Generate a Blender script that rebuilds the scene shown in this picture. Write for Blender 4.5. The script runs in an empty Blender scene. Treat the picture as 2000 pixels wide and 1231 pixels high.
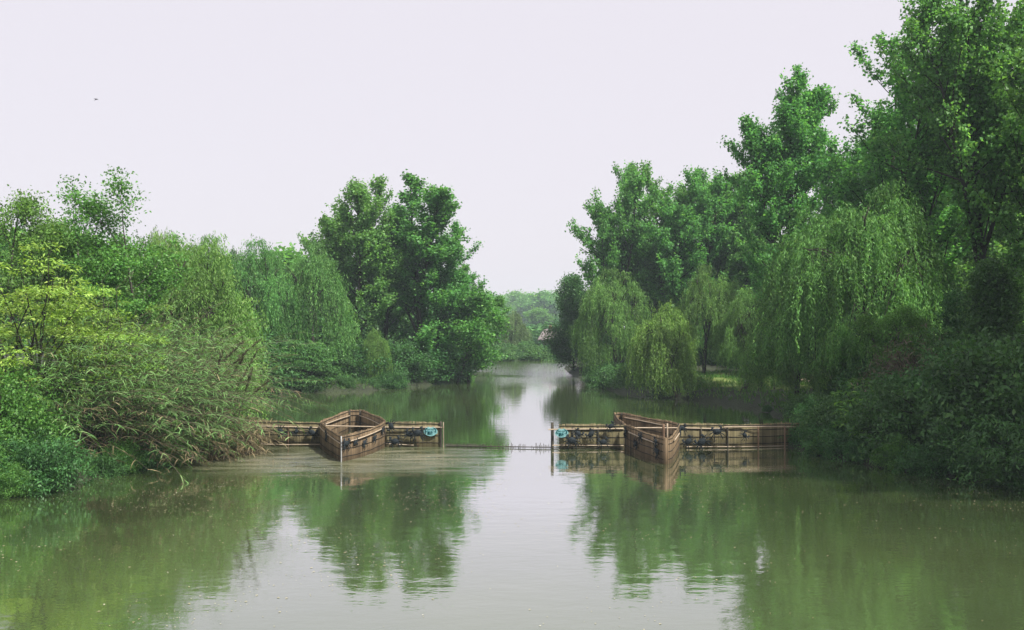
import bpy, math, random
import numpy as np
from mathutils import Vector

C = bpy.context.scene.collection
R = math.radians
F, H, YH = 1950.0, 4.5, 640.0            # focal length in photo pixels, eye height, horizon row
def X(px, d): return (px - 1000.0) / F * d
def Z(py, d): return H - (py - YH) / F * d
def DW(py): return F * H / (py - YH)      # distance of a water-level point

# ------------------------------------------------------------------ helpers
def norm(a):
    return a / np.maximum(np.linalg.norm(a, axis=-1, keepdims=True), 1e-9)

class Geo:
    def __init__(self): self.v, self.q, self.n, self.t = [], [], 0, []
    def add(self, v, q, tone=.5):
        v = np.asarray(v, float).reshape(-1, 3); q = np.asarray(q, int).reshape(-1, 4)
        self.v.append(v); self.q.append(q + self.n); self.n += len(v)
        self.t.append(np.broadcast_to(np.asarray(tone, float), (len(v),)))
    def leaves(self, P, D, L, W, rng, fold=.22, upb=1.0, tone=.5):
        n = len(P)
        if n == 0: return
        D = norm(D); up = np.zeros((n, 3)); up[:, 2] = upb
        N0 = up + rng.normal(0, .75, (n, 3))
        S = norm(np.cross(D, N0)); N = np.cross(S, D)
        L = np.broadcast_to(np.asarray(L, float), (n,))[:, None]; W = np.broadcast_to(np.asarray(W, float), (n,))[:, None]
        m = P + D * L * .45 + N * W * fold
        v = np.stack([P, m + S * W * .5, P + D * L - N * L * .08, m - S * W * .5], 1)
        q = np.arange(4 * n).reshape(n, 4)
        self.add(v.reshape(-1, 3), q, np.repeat(np.broadcast_to(np.asarray(tone, float), (n,)), 4))
    def tube(self, pts, rad, sides=5):
        pts = np.asarray(pts, float); k = len(pts)
        rad = np.broadcast_to(np.asarray(rad, float), (k,))
        t = norm(np.gradient(pts, axis=0))
        ref = np.array([0, 0, 1.]) if abs(t[0, 2]) < .9 else np.array([1., 0, 0])
        a = norm(np.cross(t, ref)); b = np.cross(t, a)
        th = np.arange(sides) * 2 * math.pi / sides
        ring = pts[:, None] + rad[:, None, None] * (a[:, None] * np.cos(th)[None, :, None] + b[:, None] * np.sin(th)[None, :, None])
        q = []
        for i in range(k - 1):
            for j in range(sides):
                j2 = (j + 1) % sides
                q.append((i * sides + j, i * sides + j2, (i + 1) * sides + j2, (i + 1) * sides + j))
        for i in (0, k - 1):                                  # close the ends
            for j in range(1, sides - 2 + 1, 2):
                j3 = min(j + 2, sides - 1)
                if j3 == j + 1: q.append((i * sides, i * sides + j, i * sides + j + 1, i * sides + j + 1))
                else: q.append((i * sides, i * sides + j, i * sides + j + 1, i * sides + j3))
        q = [f for f in q if len(set(f)) == 4]
        self.add(ring.reshape(-1, 3), q)
    def box(self, c, s, ax=None):
        c = np.asarray(c, float); s = np.asarray(s, float) / 2
        ax = np.eye(3) if ax is None else np.asarray(ax, float)
        v = [c + ax[0] * s[0] * i + ax[1] * s[1] * j + ax[2] * s[2] * k for i in (-1, 1) for j in (-1, 1) for k in (-1, 1)]
        self.add(v, [(0, 1, 3, 2), (4, 6, 7, 5), (0, 4, 5, 1), (2, 3, 7, 6), (0, 2, 6, 4), (1, 5, 7, 3)])
    def strip(self, pts, wid, side, tone=.5):
        pts = np.asarray(pts, float); k = len(pts); wid = np.asarray(wid, float)[:, None]
        v = np.concatenate([pts - side * wid / 2, pts + side * wid / 2])
        self.add(v, [(i, i + 1, k + i + 1, k + i) for i in range(k - 1)], tone)
    def mesh(self, name, mat, smooth=False):
        v = np.concatenate(self.v); q = np.concatenate(self.q)
        me = bpy.data.meshes.new(name)
        me.vertices.add(len(v)); me.vertices.foreach_set('co', v.astype(np.float32).ravel())
        me.loops.add(4 * len(q)); me.loops.foreach_set('vertex_index', q.astype(np.int32).ravel())
        me.polygons.add(len(q)); me.polygons.foreach_set('loop_start', np.arange(0, 4 * len(q), 4, dtype=np.int32))
        if smooth: me.polygons.foreach_set('use_smooth', np.ones(len(q), dtype=bool))
        if self.t and mat and mat.name.split('.')[0].endswith(('leaf', 'blade', 'stem')):
            at_ = me.attributes.new('tone', 'FLOAT', 'POINT'); at_.data.foreach_set('value', np.concatenate(self.t).astype(np.float32))
        me.update(calc_edges=True)
        if mat: me.materials.append(mat)
        return me

def link(name, me, parent=None):
    o = bpy.data.objects.new(name, me); C.objects.link(o)
    if parent: o.parent = parent
    return o
def tag(o, label=None, cat=None, group=None, kind=None):
    if label: o['label'] = label
    if cat: o['category'] = cat
    if group: o['group'] = group
    if kind: o['kind'] = kind
    return o
def empty(name, loc, rz=0, sc=1.0):
    o = bpy.data.objects.new(name, None); C.objects.link(o)
    o.location = loc; o.rotation_euler = (0, 0, rz); o.empty_display_size = .2
    o.scale = sc if hasattr(sc, '__len__') else (sc, sc, sc)
    return o

# ------------------------------------------------------------------ materials
def new_mat(name):
    m = bpy.data.materials.new(name); m.use_nodes = True
    nt = m.node_tree; nt.nodes.clear()
    out = nt.nodes.new('ShaderNodeOutputMaterial')
    def N(t, **k):
        n = nt.nodes.new(t)
        for a, b in k.items():
            if a in n.inputs: n.inputs[a].default_value = b
            else: setattr(n, a, b)
        return n
    return m, nt, N, nt.links.new, out
def ramp(N, stops):
    r = N('ShaderNodeValToRGB'); e = r.color_ramp.elements
    while len(e) < len(stops): e.new(.5)
    for el, (p, c) in zip(e, stops): el.position = p; el.color = (*c, 1)
    return r

def leaf_mat(name, dark, mid, light, trans=.35, rough=.5, tr_tint=(1.25, 1.3, .6), spec=.22):
    m, nt, N, lk, out = new_mat(name)
    g = N('ShaderNodeNewGeometry'); oi = N('ShaderNodeObjectInfo')
    r = ramp(N, [(0, dark), (.5, mid), (.86, mid), (1, light)])
    lk(g.outputs['Random Per Island'], r.inputs[0])
    hs = N('ShaderNodeHueSaturation')
    mp = N('ShaderNodeMapRange'); mp.inputs[3].default_value = .485; mp.inputs[4].default_value = .515
    lk(oi.outputs['Random'], mp.inputs[0]); lk(mp.outputs[0], hs.inputs['Hue'])
    ta = N('ShaderNodeAttribute'); ta.attribute_name = 'tone'
    mv = N('ShaderNodeMapRange'); mv.inputs[3].default_value = .62; mv.inputs[4].default_value = 1.5
    lk(ta.outputs['Fac'], mv.inputs[0]); lk(mv.outputs[0], hs.inputs['Value'])
    lk(r.outputs[0], hs.inputs['Color'])
    p = N('ShaderNodeBsdfPrincipled', Roughness=rough); p.inputs['Specular IOR Level'].default_value = spec
    lk(hs.outputs[0], p.inputs['Base Color'])
    mul = N('ShaderNodeMixRGB', blend_type='MULTIPLY'); mul.inputs[0].default_value = 1; mul.inputs[2].default_value = (*tr_tint, 1)
    lk(hs.outputs[0], mul.inputs[1])
    t = N('ShaderNodeBsdfTranslucent'); lk(mul.outputs[0], t.inputs['Color'])
    mx = N('ShaderNodeMixShader'); mx.inputs[0].default_value = trans
    lk(p.outputs[0], mx.inputs[1]); lk(t.outputs[0], mx.inputs[2]); lk(mx.outputs[0], out.inputs['Surface'])
    return m

def solid_mat(name, a, b, scale=6.0, rough=.8, stretch=(1, 1, 1), island=0.0, bump=.3, c3=None):
    m, nt, N, lk, out = new_mat(name)
    tc = N('ShaderNodeTexCoord'); mp = N('ShaderNodeMapping'); mp.inputs['Scale'].default_value = stretch
    lk(tc.outputs['Object'], mp.inputs['Vector'])
    nz = N('ShaderNodeTexNoise', Scale=scale, Detail=6.0, Roughness=.65); lk(mp.outputs[0], nz.inputs['Vector'])
    st = [(.3, a), (.7, b)] if c3 is None else [(.28, a), (.5, b), (.72, c3)]
    r = ramp(N, st); lk(nz.outputs['Fac'], r.inputs[0])
    col = r.outputs[0]
    if island:
        g = N('ShaderNodeNewGeometry'); mr = N('ShaderNodeMapRange')
        mr.inputs[3].default_value = 1 - island; mr.inputs[4].default_value = 1 + island
        lk(g.outputs['Random Per Island'], mr.inputs[0])
        hs = N('ShaderNodeHueSaturation'); lk(mr.outputs[0], hs.inputs['Value']); lk(col, hs.inputs['Color']); col = hs.outputs[0]
    p = N('ShaderNodeBsdfPrincipled', Roughness=rough); p.inputs['Specular IOR Level'].default_value = .25
    lk(col, p.inputs['Base Color'])
    if bump:
        bp = N('ShaderNodeBump', Strength=bump, Distance=.05); lk(nz.outputs['Fac'], bp.inputs['Height']); lk(bp.outputs[0], p.inputs['Normal'])
    lk(p.outputs[0], out.inputs['Surface'])
    return m

M = {}
M['poplar'] = leaf_mat('poplar_leaf', (0.08, 0.205, 0.062), (0.122, 0.3, 0.084), (0.235, 0.43, 0.135), .5, .42)
M['willow'] = leaf_mat('willow_leaf', (0.072, 0.19, 0.05), (0.12, 0.262, 0.068), (0.22, 0.38, 0.11), .38, .55)
M['willow_yellow'] = leaf_mat('bright_willow_leaf', (0.092, 0.2, 0.048), (0.15, 0.285, 0.066), (0.25, 0.38, 0.11), .38, .55)
M['broad'] = leaf_mat('broad_leaf', (0.074, 0.18, 0.044), (0.116, 0.262, 0.06), (0.22, 0.38, 0.1), .42, .45)
M['yellow'] = leaf_mat('yellow_green_leaf', (0.125, 0.25, 0.05), (0.215, 0.365, 0.075), (0.35, 0.47, 0.12), .4, .5)
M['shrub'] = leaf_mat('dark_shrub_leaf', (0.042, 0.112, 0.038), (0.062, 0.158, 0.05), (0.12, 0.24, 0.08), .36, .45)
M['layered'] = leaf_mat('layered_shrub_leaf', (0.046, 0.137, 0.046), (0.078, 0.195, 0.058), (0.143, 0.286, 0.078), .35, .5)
M['sapling'] = leaf_mat('sapling_leaf', (0.057, 0.172, 0.034), (0.103, 0.253, 0.046), (0.184, 0.356, 0.069), .4, .45)
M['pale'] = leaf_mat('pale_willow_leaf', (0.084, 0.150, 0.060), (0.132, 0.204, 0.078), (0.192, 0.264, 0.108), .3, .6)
M['reed'] = leaf_mat('reed_blade', (0.085, 0.185, 0.055), (0.138, 0.262, 0.082), (0.29, 0.41, 0.17), .35, .5)
M['dry_reed'] = leaf_mat('dry_reed_blade', (0.13, 0.105, 0.058), (0.24, 0.195, 0.11), (0.36, 0.3, 0.18), .25, .7, (1, .95, .7))
M['grass'] = leaf_mat('grass_blade', (.05, .13, .028), (.09, .19, .04), (.16, .25, .06), .35, .6)
M['dry_grass'] = leaf_mat('dry_stem', (0.075, 0.066, 0.042), (0.135, 0.118, 0.08), (0.22, 0.19, 0.14), .2, .7, (1, .95, .7))
M['bark'] = solid_mat('bark', (.014, .012, .010), (.042, .036, .028), 5, .9, (3, 3, .6), bump=.6)
M['bark_grey'] = solid_mat('grey_bark', (.045, .042, .036), (.12, .11, .095), 5, .9, (3, 3, .6), bump=.6)

# ------------------------------------------------------------------ plant generators
def curve(p0, d0, length, bend, k=6, rng=None, wob=.0):
    """a bending stem: direction drifts by `bend` per unit of relative length"""
    pts = [np.array(p0, float)]; d = np.array(d0, float); d /= np.linalg.norm(d)
    st = length / (k - 1)
    for i in range(k - 1):
        d = d + np.array(bend) / (k - 1)
        if rng is not None and wob: d = d + rng.normal(0, wob, 3)
        d /= np.linalg.norm(d)
        pts.append(pts[-1] + d * st)
    return np.array(pts)
def at(pts, t):
    k = len(pts) - 1; f = t * k; i = min(int(f), k - 1); u = f - i
    return pts[i] * (1 - u) + pts[i + 1] * u, norm(pts[i + 1] - pts[i])

def clumps(G, cs, per, sig, leaf, rng, down=.35, upb=1.0):
    cs = np.asarray(cs); n = len(cs) * per
    P = np.repeat(cs, per, 0) + rng.normal(0, 1, (n, 3)) * np.asarray(sig)
    D = rng.normal(0, 1, (n, 3)); D[:, 2] -= down
    s = rng.uniform(.65, 1.25, n)
    G.leaves(P, D, leaf[0] * s, leaf[1] * s, rng, upb=upb, tone=np.repeat(rng.uniform(0, 1, len(cs)), per))

def gen_tree(seed, h, rad, base=.2, n1=40, n2=7, per=60, sig=(.33, .33, .26), leaf=(.2, .17), elev=(25, 60),
             prof=None, lean=(0, 0), r0=None, mat='poplar', bark='bark', up=.5, skip=0.0, forks=0, spread=.6, twig=None):
    rng = np.random.default_rng(seed)
    T, G = Geo(), Geo()
    prof = prof or (lambda t: math.sin(math.pi * min(1, (t * .92 + .12))) ** .7)
    r0 = r0 or h * .0105
    tr = curve((0, 0, -.4), (lean[0], lean[1], 1), h * .97 + .4, (-lean[0] * .6, -lean[1] * .6, 0), 12, rng, .035)
    T.tube(tr, np.linspace(r0 * 1.15, .02, 12), 8)
    stems = [(tr, base)]
    for f in range(forks):
        p, d = at(tr, rng.uniform(.14, .42)); az = f * 2.4 + rng.normal(0, .3)
        st = curve(p, (d[0] + spread * math.cos(az), d[1] + spread * math.sin(az), 1), h * rng.uniform(.42, .66), (0, 0, .45), 9, rng, .05)
        T.tube(st, np.linspace(r0 * .6, .015, 9), 6); stems.append((st, .25))
    cs = []
    az = rng.uniform(0, 6.28)
    for i in range(n1):
        st, b = stems[i % len(stems)]
        u = (i + rng.uniform(0, 1)) / n1; t = b + (1 - b) * u * .985
        p, d = at(st, t)
        az += 2.4 + rng.normal(0, .35)
        L = rad * prof(u) * (rng.uniform(.5, 1.25) if twig else rng.uniform(.62, 1.18)) * (1 if st is tr else (.8 if twig else .62))
        if L < .25: L = .25
        el = R(rng.uniform(*elev)) + u * .35
        dv = (math.cos(az) * math.cos(el), math.sin(az) * math.cos(el), math.sin(el))
        br = curve(p, dv, L, (0, 0, up), 6, rng, .09)
        T.tube(br, np.linspace(max(.018, r0 * .3 * (1 - u * .7)), .008, 6), 5)
        if rng.uniform() < skip: continue
        m = max(2, int(n2 * (.45 + .55 * L / rad)))
        for j in range(m):
            tt = .28 + .72 * (j + rng.uniform(0, 1)) / m
            q, e = at(br, min(tt, 1)); l2 = L * rng.uniform(.16, .36) + .15
            if twig:
                l2 = rng.uniform(*twig) * (.6 + .4 * L / rad) * (1.15 - .4 * tt); dd = e + rng.normal(0, .55, 3) + np.array([0, 0, .55])
                tw = curve(q, dd, l2, (0, 0, .5), 5); T.tube(tw, np.linspace(.012, .004, 5), 4)
                nn = max(2, int(l2 / .2)); cs.extend(at(tw, (k + rng.uniform(0, 1)) / nn)[0] for k in range(nn)); continue
            dd = e + rng.normal(0, .65, 3) + np.array([0, 0, .25])
            tw = curve(q, dd, l2, (0, 0, .2), 4)
            T.tube(tw, np.linspace(.012, .005, 4), 4)
            cs.append(tw[2]); cs.append(tw[3])
        cs.append(br[-1])
    cs.append(tr[-1]); cs.append(tr[-1] + np.array([0, 0, .25]))
    clumps(G, cs, max(2, per // 2), sig, leaf, rng)
    return T.mesh('trunk', M[bark], True), G.mesh('crown', M[mat])

def gen_willow(seed, h, rad, nb=46, ns=24, leaf=(.25, .055), mat='willow', bark='bark', lean=(0, 0), hang=(1.2, 3.6), floor=.25, sp=.10):
    rng = np.random.default_rng(seed)
    T, G = Geo(), Geo()
    r0 = h * .02
    tr = curve((0, 0, -.4), (lean[0], lean[1], 1), h * .55 + .4, (-lean[0] * .3, 0, 0), 7, rng, .07)
    T.tube(tr, np.linspace(r0 * 1.2, r0 * .6, 7), 8)
    c0 = tr[-1]; ctr = np.array([c0[0], c0[1], 0])
    PS, DS, TS = [], [], []
    limbs = []
    for i in range(9):
        p, d = at(tr, rng.uniform(.55, 1)); az = i * 2.4 + rng.normal(0, .3); o = np.array([math.cos(az), math.sin(az), 0])
        tgt = ctr + o * rad * rng.uniform(.35, .75); tgt[2] = h * rng.uniform(.72, .95)
        s = np.linspace(0, 1, 7)[:, None]
        b = p * (1 - s) + tgt * s + np.array([0, 0, 1]) * (np.sin(s * 2.6) * h * .08) + rng.normal(0, .06, (7, 3)) * s
        T.tube(b, np.linspace(r0 * .42, .02, 7), 6); limbs.append(b)
    low_tier = int(nb * .5); ph1, ph2, ph3 = rng.uniform(0, 6.28, 3)
    for k in range(nb + low_tier):
        az = k * 2.39996 + rng.normal(0, .35); o = np.array([math.cos(az), math.sin(az), 0])
        if k < nb:
            rr = math.sqrt((k + .5) / nb) * rng.uniform(.78, 1.12); zt = h * (1.0 - .42 * rr ** 2.4) * rng.uniform(.84, 1.04)
        else:
            rr = rng.uniform(.6, 1.18); zt = h * rng.uniform(.22, .58)
        zt *= 1 + .13 * math.sin(2 * az + ph1) * rr + .07 * math.sin(5 * az + ph3)
        c = ctr + o * rad * rr * .86 * (1 + .2 * math.sin(3 * az + ph2)); c[2] = zt; bs = rng.uniform(.45, 1.5)
        bt = rng.uniform(.1, .9)
        lb = min(limbs, key=lambda b: np.linalg.norm(b[-1] - c))
        p, d = at(lb, rng.uniform(.5, 1))
        s = np.linspace(0, 1, 5)[:, None]
        b = p * (1 - s) + c * s + np.array([0, 0, 1]) * np.sin(s * 3.1) * .35
        T.tube(b, np.linspace(.035, .012, 5), 4)
        for j in range(int(ns * (.5 + .5 * bs))):
            tn = np.clip(bt + rng.normal(0, .3), 0, 1); a2 = az + rng.normal(0, 1.1); o2 = np.array([math.cos(a2), math.sin(a2), 0])
            L = rng.uniform(*hang) * (.6 + .5 * rr) * bs
            L = min(L, (zt - floor) * rng.uniform(.8, 1.0))
            reach = rng.uniform(.1, 1.0) * rad * .25 * bs
            n = max(4, int(L / sp)); s = (np.arange(n) + rng.uniform(0, 1)) / n * L
            P = c + rng.normal(0, .22, 3) + o2 * (reach * (1 - np.exp(-s / .45)))[:, None]
            P[:, 2] += .30 * bs * np.sin(np.minimum(s / .7, 1) * 3.1) - np.maximum(0, s - .35)
            P += (rng.normal(0, .12, 3) * (s / max(L, .1))[:, None])
            P += rng.normal(0, .035, P.shape)
            P[:, 0] += .05 * np.sin(s * 2 + j)
            D = rng.normal(0, .45, P.shape); D[:, 2] -= 1; D += o2 * .25 * np.exp(-s / .6)[:, None]
            PS.append(P); DS.append(D); TS.append(np.full(len(P), tn))
    P = np.concatenate(PS); D = np.concatenate(DS)
    sc = rng.uniform(.7, 1.25, len(P))
    G.leaves(P, D, leaf[0] * sc, leaf[1] * sc, rng, upb=.4, tone=np.concatenate(TS))
    return T.mesh('trunk', M[bark], True), G.mesh('crown', M[mat])

def gen_shrub(seed, h, rad, n=46, per=70, sig=(.22, .22, .16), leaf=(.15, .1), mat='shrub', flat=False, lean=(0, 0), bark='bark', low=.0):
    rng = np.random.default_rng(seed)
    T, G = Geo(), Geo(); cs = []
    for k in range(n):
        az = k * 2.39996 + rng.normal(0, .2); u = (k + .5) / n
        ce = 1 - (1 - low) * u; el = math.asin(max(-.25, min(1, ce * rng.uniform(.85, 1.0))))
        rr = rng.uniform(.72, 1.1)
        tip = np.array([math.cos(az) * math.cos(el) * rad * rr + lean[0] * h * .5, math.sin(az) * math.cos(el) * rad * rr + lean[1] * h * .5, math.sin(el) * h * rr])
        p0 = np.array([rng.normal(0, .12 * rad), rng.normal(0, .12 * rad), -.15])
        s = np.linspace(0, 1, 6)[:, None]
        b = p0 * (1 - s) + tip * s + np.array([0, 0, 1]) * np.sin(s * 3.1) * h * .12 + rng.normal(0, .04, (6, 3))
        T.tube(b, np.linspace(.03, .008, 6), 4)
        for t in ((.45, .62, .78, .9, 1.0) if not flat else (.7, .86, 1.0)):
            q, e = at(b, t); q = q + rng.normal(0, .16 * rad * .5, 3); cs.append(q)
    if flat:
        cs = np.array(cs); m = len(cs) * per
        a = rng.uniform(0, 6.28, m); r = np.sqrt(rng.uniform(0, 1, m)) * sig[0] * 2
        P = np.repeat(cs, per, 0) + np.stack([r * np.cos(a), r * np.sin(a), rng.normal(0, sig[2] * .4, m) - r * .25], 1)
        D = np.stack([np.cos(a), np.sin(a), rng.normal(-.15, .3, m)], 1) + rng.normal(0, .35, (m, 3))
        s = rng.uniform(.7, 1.2, m); G.leaves(P, D, leaf[0] * s, leaf[1] * s, rng, upb=1.6, tone=np.repeat(rng.uniform(0, 1, len(cs)), per))
    else: clumps(G, cs, per, sig, leaf, rng)
    return T.mesh('stem', M[bark], True), G.mesh('foliage', M[mat])

def resample(pts, step):
    pts = np.array(pts, float); seg = np.r_[0, np.cumsum(np.linalg.norm(np.diff(pts, axis=0), axis=1))]
    s = np.arange(0, seg[-1], step) + step / 2
    return np.stack([np.interp(s, seg, pts[:, i]) for i in range(pts.shape[1])], 1), s

# ------------------------------------------------------------------ the river outline
LEFT = [(-14.5, -30), (-14.5, 22), (-13.6, 27), (-12.3, 30.5), (-10.9, 33.5), (-9.9, 36.8), (-9.9, 39.5), (-13.5, 43), (-18, 50), (-19, 60), (-16.8, 67.5),
        (-10.8, 70.2), (-6.2, 78), (-5.2, 88), (-4.2, 105), (-3.75, 122), (-3.2, 132), (1, 137), (6, 139.5), (30, 142), (75, 143)]
RIGHT = [(75, 131), (30, 130), (12, 128), (7.4, 124), (5.8, 110), (5.6, 97), (6.2, 80), (7.2, 70), (9.5, 64.5), (12.2, 61), (13.6, 55), (13.4, 49), (11.6, 43),
         (10.4, 38.5), (10.6, 35.5), (11.9, 32.2), (14.6, 28.2), (16, 22), (16, -30)]
POLY = np.array(LEFT + RIGHT, float)
def river_dist(px, py):
    """signed distance to the waterline, positive on land"""
    a = POLY; b = np.roll(POLY, -1, 0)
    best = np.full(px.shape, 1e9); inside = np.zeros(px.shape, bool)
    for (x0, y0), (x1, y1) in zip(a, b):
        dx, dy = x1 - x0, y1 - y0; t = np.clip(((px - x0) * dx + (py - y0) * dy) / (dx * dx + dy * dy + 1e-12), 0, 1)
        best = np.minimum(best, np.hypot(px - x0 - t * dx, py - y0 - t * dy))
        c = (y0 > py) != (y1 > py)
        if y1 != y0: inside ^= c & (px < (x1 - x0) * (py - y0) / (y1 - y0) + x0)
    return np.where(inside, -best, best)
def ground_z(px, py):
    d = river_dist(np.asarray(px, float), np.asarray(py, float))
    wob = .07 * np.sin(px * 1.7 + py * .6) + .06 * np.sin(py * 1.3 - px * .8)
    land = .10 + .75 * (1 - np.exp(-np.maximum(d, 0) / 1.3)) + np.minimum(.35, np.maximum(d, 0) * .02) + wob * np.clip(d / 2, 0, 1)
    return np.where(d > 0, land, -.08 - np.minimum(1.4, -d * .5))
def gz(x, y): return float(ground_z(np.array([x]), np.array([y]))[0])

xs = np.unique(np.concatenate([np.linspace(-330, -45, 16), np.arange(-45, 45.1, .75), np.linspace(45, 330, 16)]))
ys = np.unique(np.concatenate([np.arange(-30, 100, .75), np.arange(100, 162, 1.5), np.linspace(162, 525, 22)]))
gx, gy = np.meshgrid(xs, ys); zz = ground_z(gx.ravel(), gy.ravel())
g = Geo(); nx = len(xs)
ii, jj = np.meshgrid(np.arange(nx - 1), np.arange(len(ys) - 1)); a0 = (jj * nx + ii).ravel()
g.add(np.stack([gx.ravel(), gy.ravel(), zz], 1), np.stack([a0, a0 + 1, a0 + nx + 1, a0 + nx], 1))
mg, nt, N, lk, out = new_mat('bank_soil_and_grass')
tc = N('ShaderNodeTexCoord'); n1 = N('ShaderNodeTexNoise', Scale=.35, Detail=8.0, Roughness=.7); lk(tc.outputs['Object'], n1.inputs['Vector'])
n2 = N('ShaderNodeTexNoise', Scale=9.0, Detail=5.0); lk(tc.outputs['Object'], n2.inputs['Vector'])
r1 = ramp(N, [(.3, (.015, .019, .010)), (.52, (.022, .032, .013)), (.72, (.034, .052, .017))]); lk(n1.outputs['Fac'], r1.inputs[0])
r2 = ramp(N, [(.3, (.45, .45, .45)), (.7, (1.3, 1.25, 1.1))]); lk(n2.outputs['Fac'], r2.inputs[0])
mm = N('ShaderNodeMixRGB', blend_type='MULTIPLY'); mm.inputs[0].default_value = 1; lk(r1.outputs[0], mm.inputs[1]); lk(r2.outputs[0], mm.inputs[2])
pb = N('ShaderNodeBsdfPrincipled', Roughness=.95); lk(mm.outputs[0], pb.inputs['Base Color'])
bp = N('ShaderNodeBump', Strength=.8, Distance=.12); lk(n2.outputs['Fac'], bp.inputs['Height']); lk(bp.outputs[0], pb.inputs['Normal']); lk(pb.outputs[0], out.inputs['Surface'])
tag(link('ground', g.mesh('ground', mg, True)), 'grassy earth banks and flat land around the river', 'ground', kind='structure')

# lawn and bare earth on the far right bank: sheets just above the ground
def sheet(name, pts, mat, off, label, cat, n=26):
    pts = np.array(pts, float); x0, y0 = pts.min(0); x1, y1 = pts.max(0)
    sx = np.linspace(x0, x1, n); sy = np.linspace(y0, y1, n); ax, ay = np.meshgrid(sx, sy)
    inside = np.zeros(ax.size, bool); px, py = ax.ravel(), ay.ravel()
    for (a, b), (c, d) in zip(pts, np.roll(pts, -1, 0)):
        cr = (b > py) != (d > py)
        if d != b: inside ^= cr & (px < (c - a) * (py - b) / (d - b) + a)
    G = Geo(); z = ground_z(px, py) + off; ids = []
    for j in range(n - 1):
        for i in range(n - 1):
            q = (j * n + i, j * n + i + 1, (j + 1) * n + i + 1, (j + 1) * n + i)
            if inside[list(q)].sum() >= 3: ids.append(q)
    G.add(np.stack([px, py, z], 1), ids)
    return tag(link(name, G.mesh(name, mat, True)), label, cat, kind='structure')
M['lawn'] = solid_mat('lawn_turf', (.06, .11, .028), (.11, .155, .038), 1.6, .95, c3=(.16, .165, .05))
M['earth'] = solid_mat('bare_earth', (.20, .13, .10), (.33, .23, .18), 2.5, .95, c3=(.40, .30, .25))
sheet('lawn', [(10.6, 66), (13.6, 62), (15.2, 58.5), (19.5, 57.5), (24, 60), (24, 72), (18, 75), (12, 73)], M['lawn'], .03, 'sunlit patch of lawn on the right bank under the trees', 'lawn')
sheet('bare_earth', [(18.2, 64), (21, 61.5), (27, 62), (30, 70), (24, 78), (18.5, 72)], M['earth'], .06, 'patch of bare pinkish earth behind the thick trunk on the right bank', 'bare earth')

# ------------------------------------------------------------------ water
mw, nt, N, lk, out = new_mat('murky_green_water')
tc = N('ShaderNodeTexCoord')
def wnoise(scale, st, det=3.0):
    mp = N('ShaderNodeMapping'); mp.inputs['Scale'].default_value = st; lk(tc.outputs['Object'], mp.inputs['Vector'])
    n = N('ShaderNodeTexNoise', Scale=scale, Detail=det, Roughness=.55); lk(mp.outputs[0], n.inputs['Vector']); return n.outputs['Fac']
def mth(op, a, b):
    n = N('ShaderNodeMath', operation=op)
    for i, v in enumerate((a, b)):
        if isinstance(v, (int, float)): n.inputs[i].default_value = v
        else: lk(v, n.inputs[i])
    return n.outputs[0]
w1 = wnoise(.9, (1, 1.6, 1)); w2 = wnoise(4.0, (1, 1.5, 1)); w3 = wnoise(14., (1, 1.3, 1), 2.0)
sep = N('ShaderNodeSeparateXYZ'); lk(tc.outputs['Object'], sep.inputs[0])
def band(v, lo, hi, soft):
    a = N('ShaderNodeMapRange', interpolation_type='SMOOTHSTEP'); lk(v, a.inputs[0]); a.inputs[1].default_value = lo - soft; a.inputs[2].default_value = lo + soft
    b = N('ShaderNodeMapRange', interpolation_type='SMOOTHSTEP'); lk(v, b.inputs[0]); b.inputs[1].default_value = hi - soft; b.inputs[2].default_value = hi + soft
    b.inputs[3].default_value = 1; b.inputs[4].default_value = 0
    return mth('MULTIPLY', a.outputs[0], b.outputs[0])
breeze = band(sep.outputs[1], 82, 134, 9)                       # a breeze roughens the far reach
bn = N('ShaderNodeMapRange'); lk(wnoise(.09, (.5, 1, 1)), bn.inputs[0]); bn.inputs[1].default_value = .30; bn.inputs[2].default_value = .5
breeze = mth('MULTIPLY', breeze, bn.outputs[0])
cn = N('ShaderNodeMapRange'); lk(wnoise(1.5, (.35, 1.2, 1), 6.), cn.inputs[0]); cn.inputs[1].default_value = .36; cn.inputs[2].default_value = .62
chop = mth('MULTIPLY', mth('MULTIPLY', cn.outputs[0], band(sep.outputs[1], 31.3, 37.7, 2.0)), band(sep.outputs[0], -10.5, -1.6, 1.4))   # current welling below the left screen
hgt = mth('ADD', mth('MULTIPLY', w1, .0062), mth('MULTIPLY', w2, mth('ADD', .0009, mth('MULTIPLY', breeze, .022))))
hgt = mth('ADD', hgt, mth('MULTIPLY', w3, mth('ADD', .0004, mth('ADD', mth('MULTIPLY', chop, .030), mth('MULTIPLY', breeze, .003)))))
bp = N('ShaderNodeBump', Strength=1.0, Distance=1.0); lk(hgt, bp.inputs['Height'])
nc = N('ShaderNodeMapRange'); lk(wnoise(.16, (1, .7, 1), 4.), nc.inputs[0]); nc.inputs[1].default_value = .35; nc.inputs[2].default_value = .65
rc = ramp(N, [(0, (.056, .083, .032)), (1, (.074, .101, .039))]); lk(nc.outputs[0], rc.inputs[0])
silt = N('ShaderNodeMixRGB'); lk(mth('MULTIPLY', chop, .75), silt.inputs[0]); lk(rc.outputs[0], silt.inputs[1]); silt.inputs[2].default_value = (.155, .138, .105, 1)
df = N('ShaderNodeBsdfDiffuse'); lk(silt.outputs[0], df.inputs['Color'])
gl = N('ShaderNodeBsdfGlossy', Roughness=.008); gl.inputs['Color'].default_value = (.98, .96, 1, 1); lk(bp.outputs[0], gl.inputs['Normal'])
fr = N('ShaderNodeFresnel', IOR=1.33); lk(bp.outputs[0], fr.inputs['Normal'])
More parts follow.
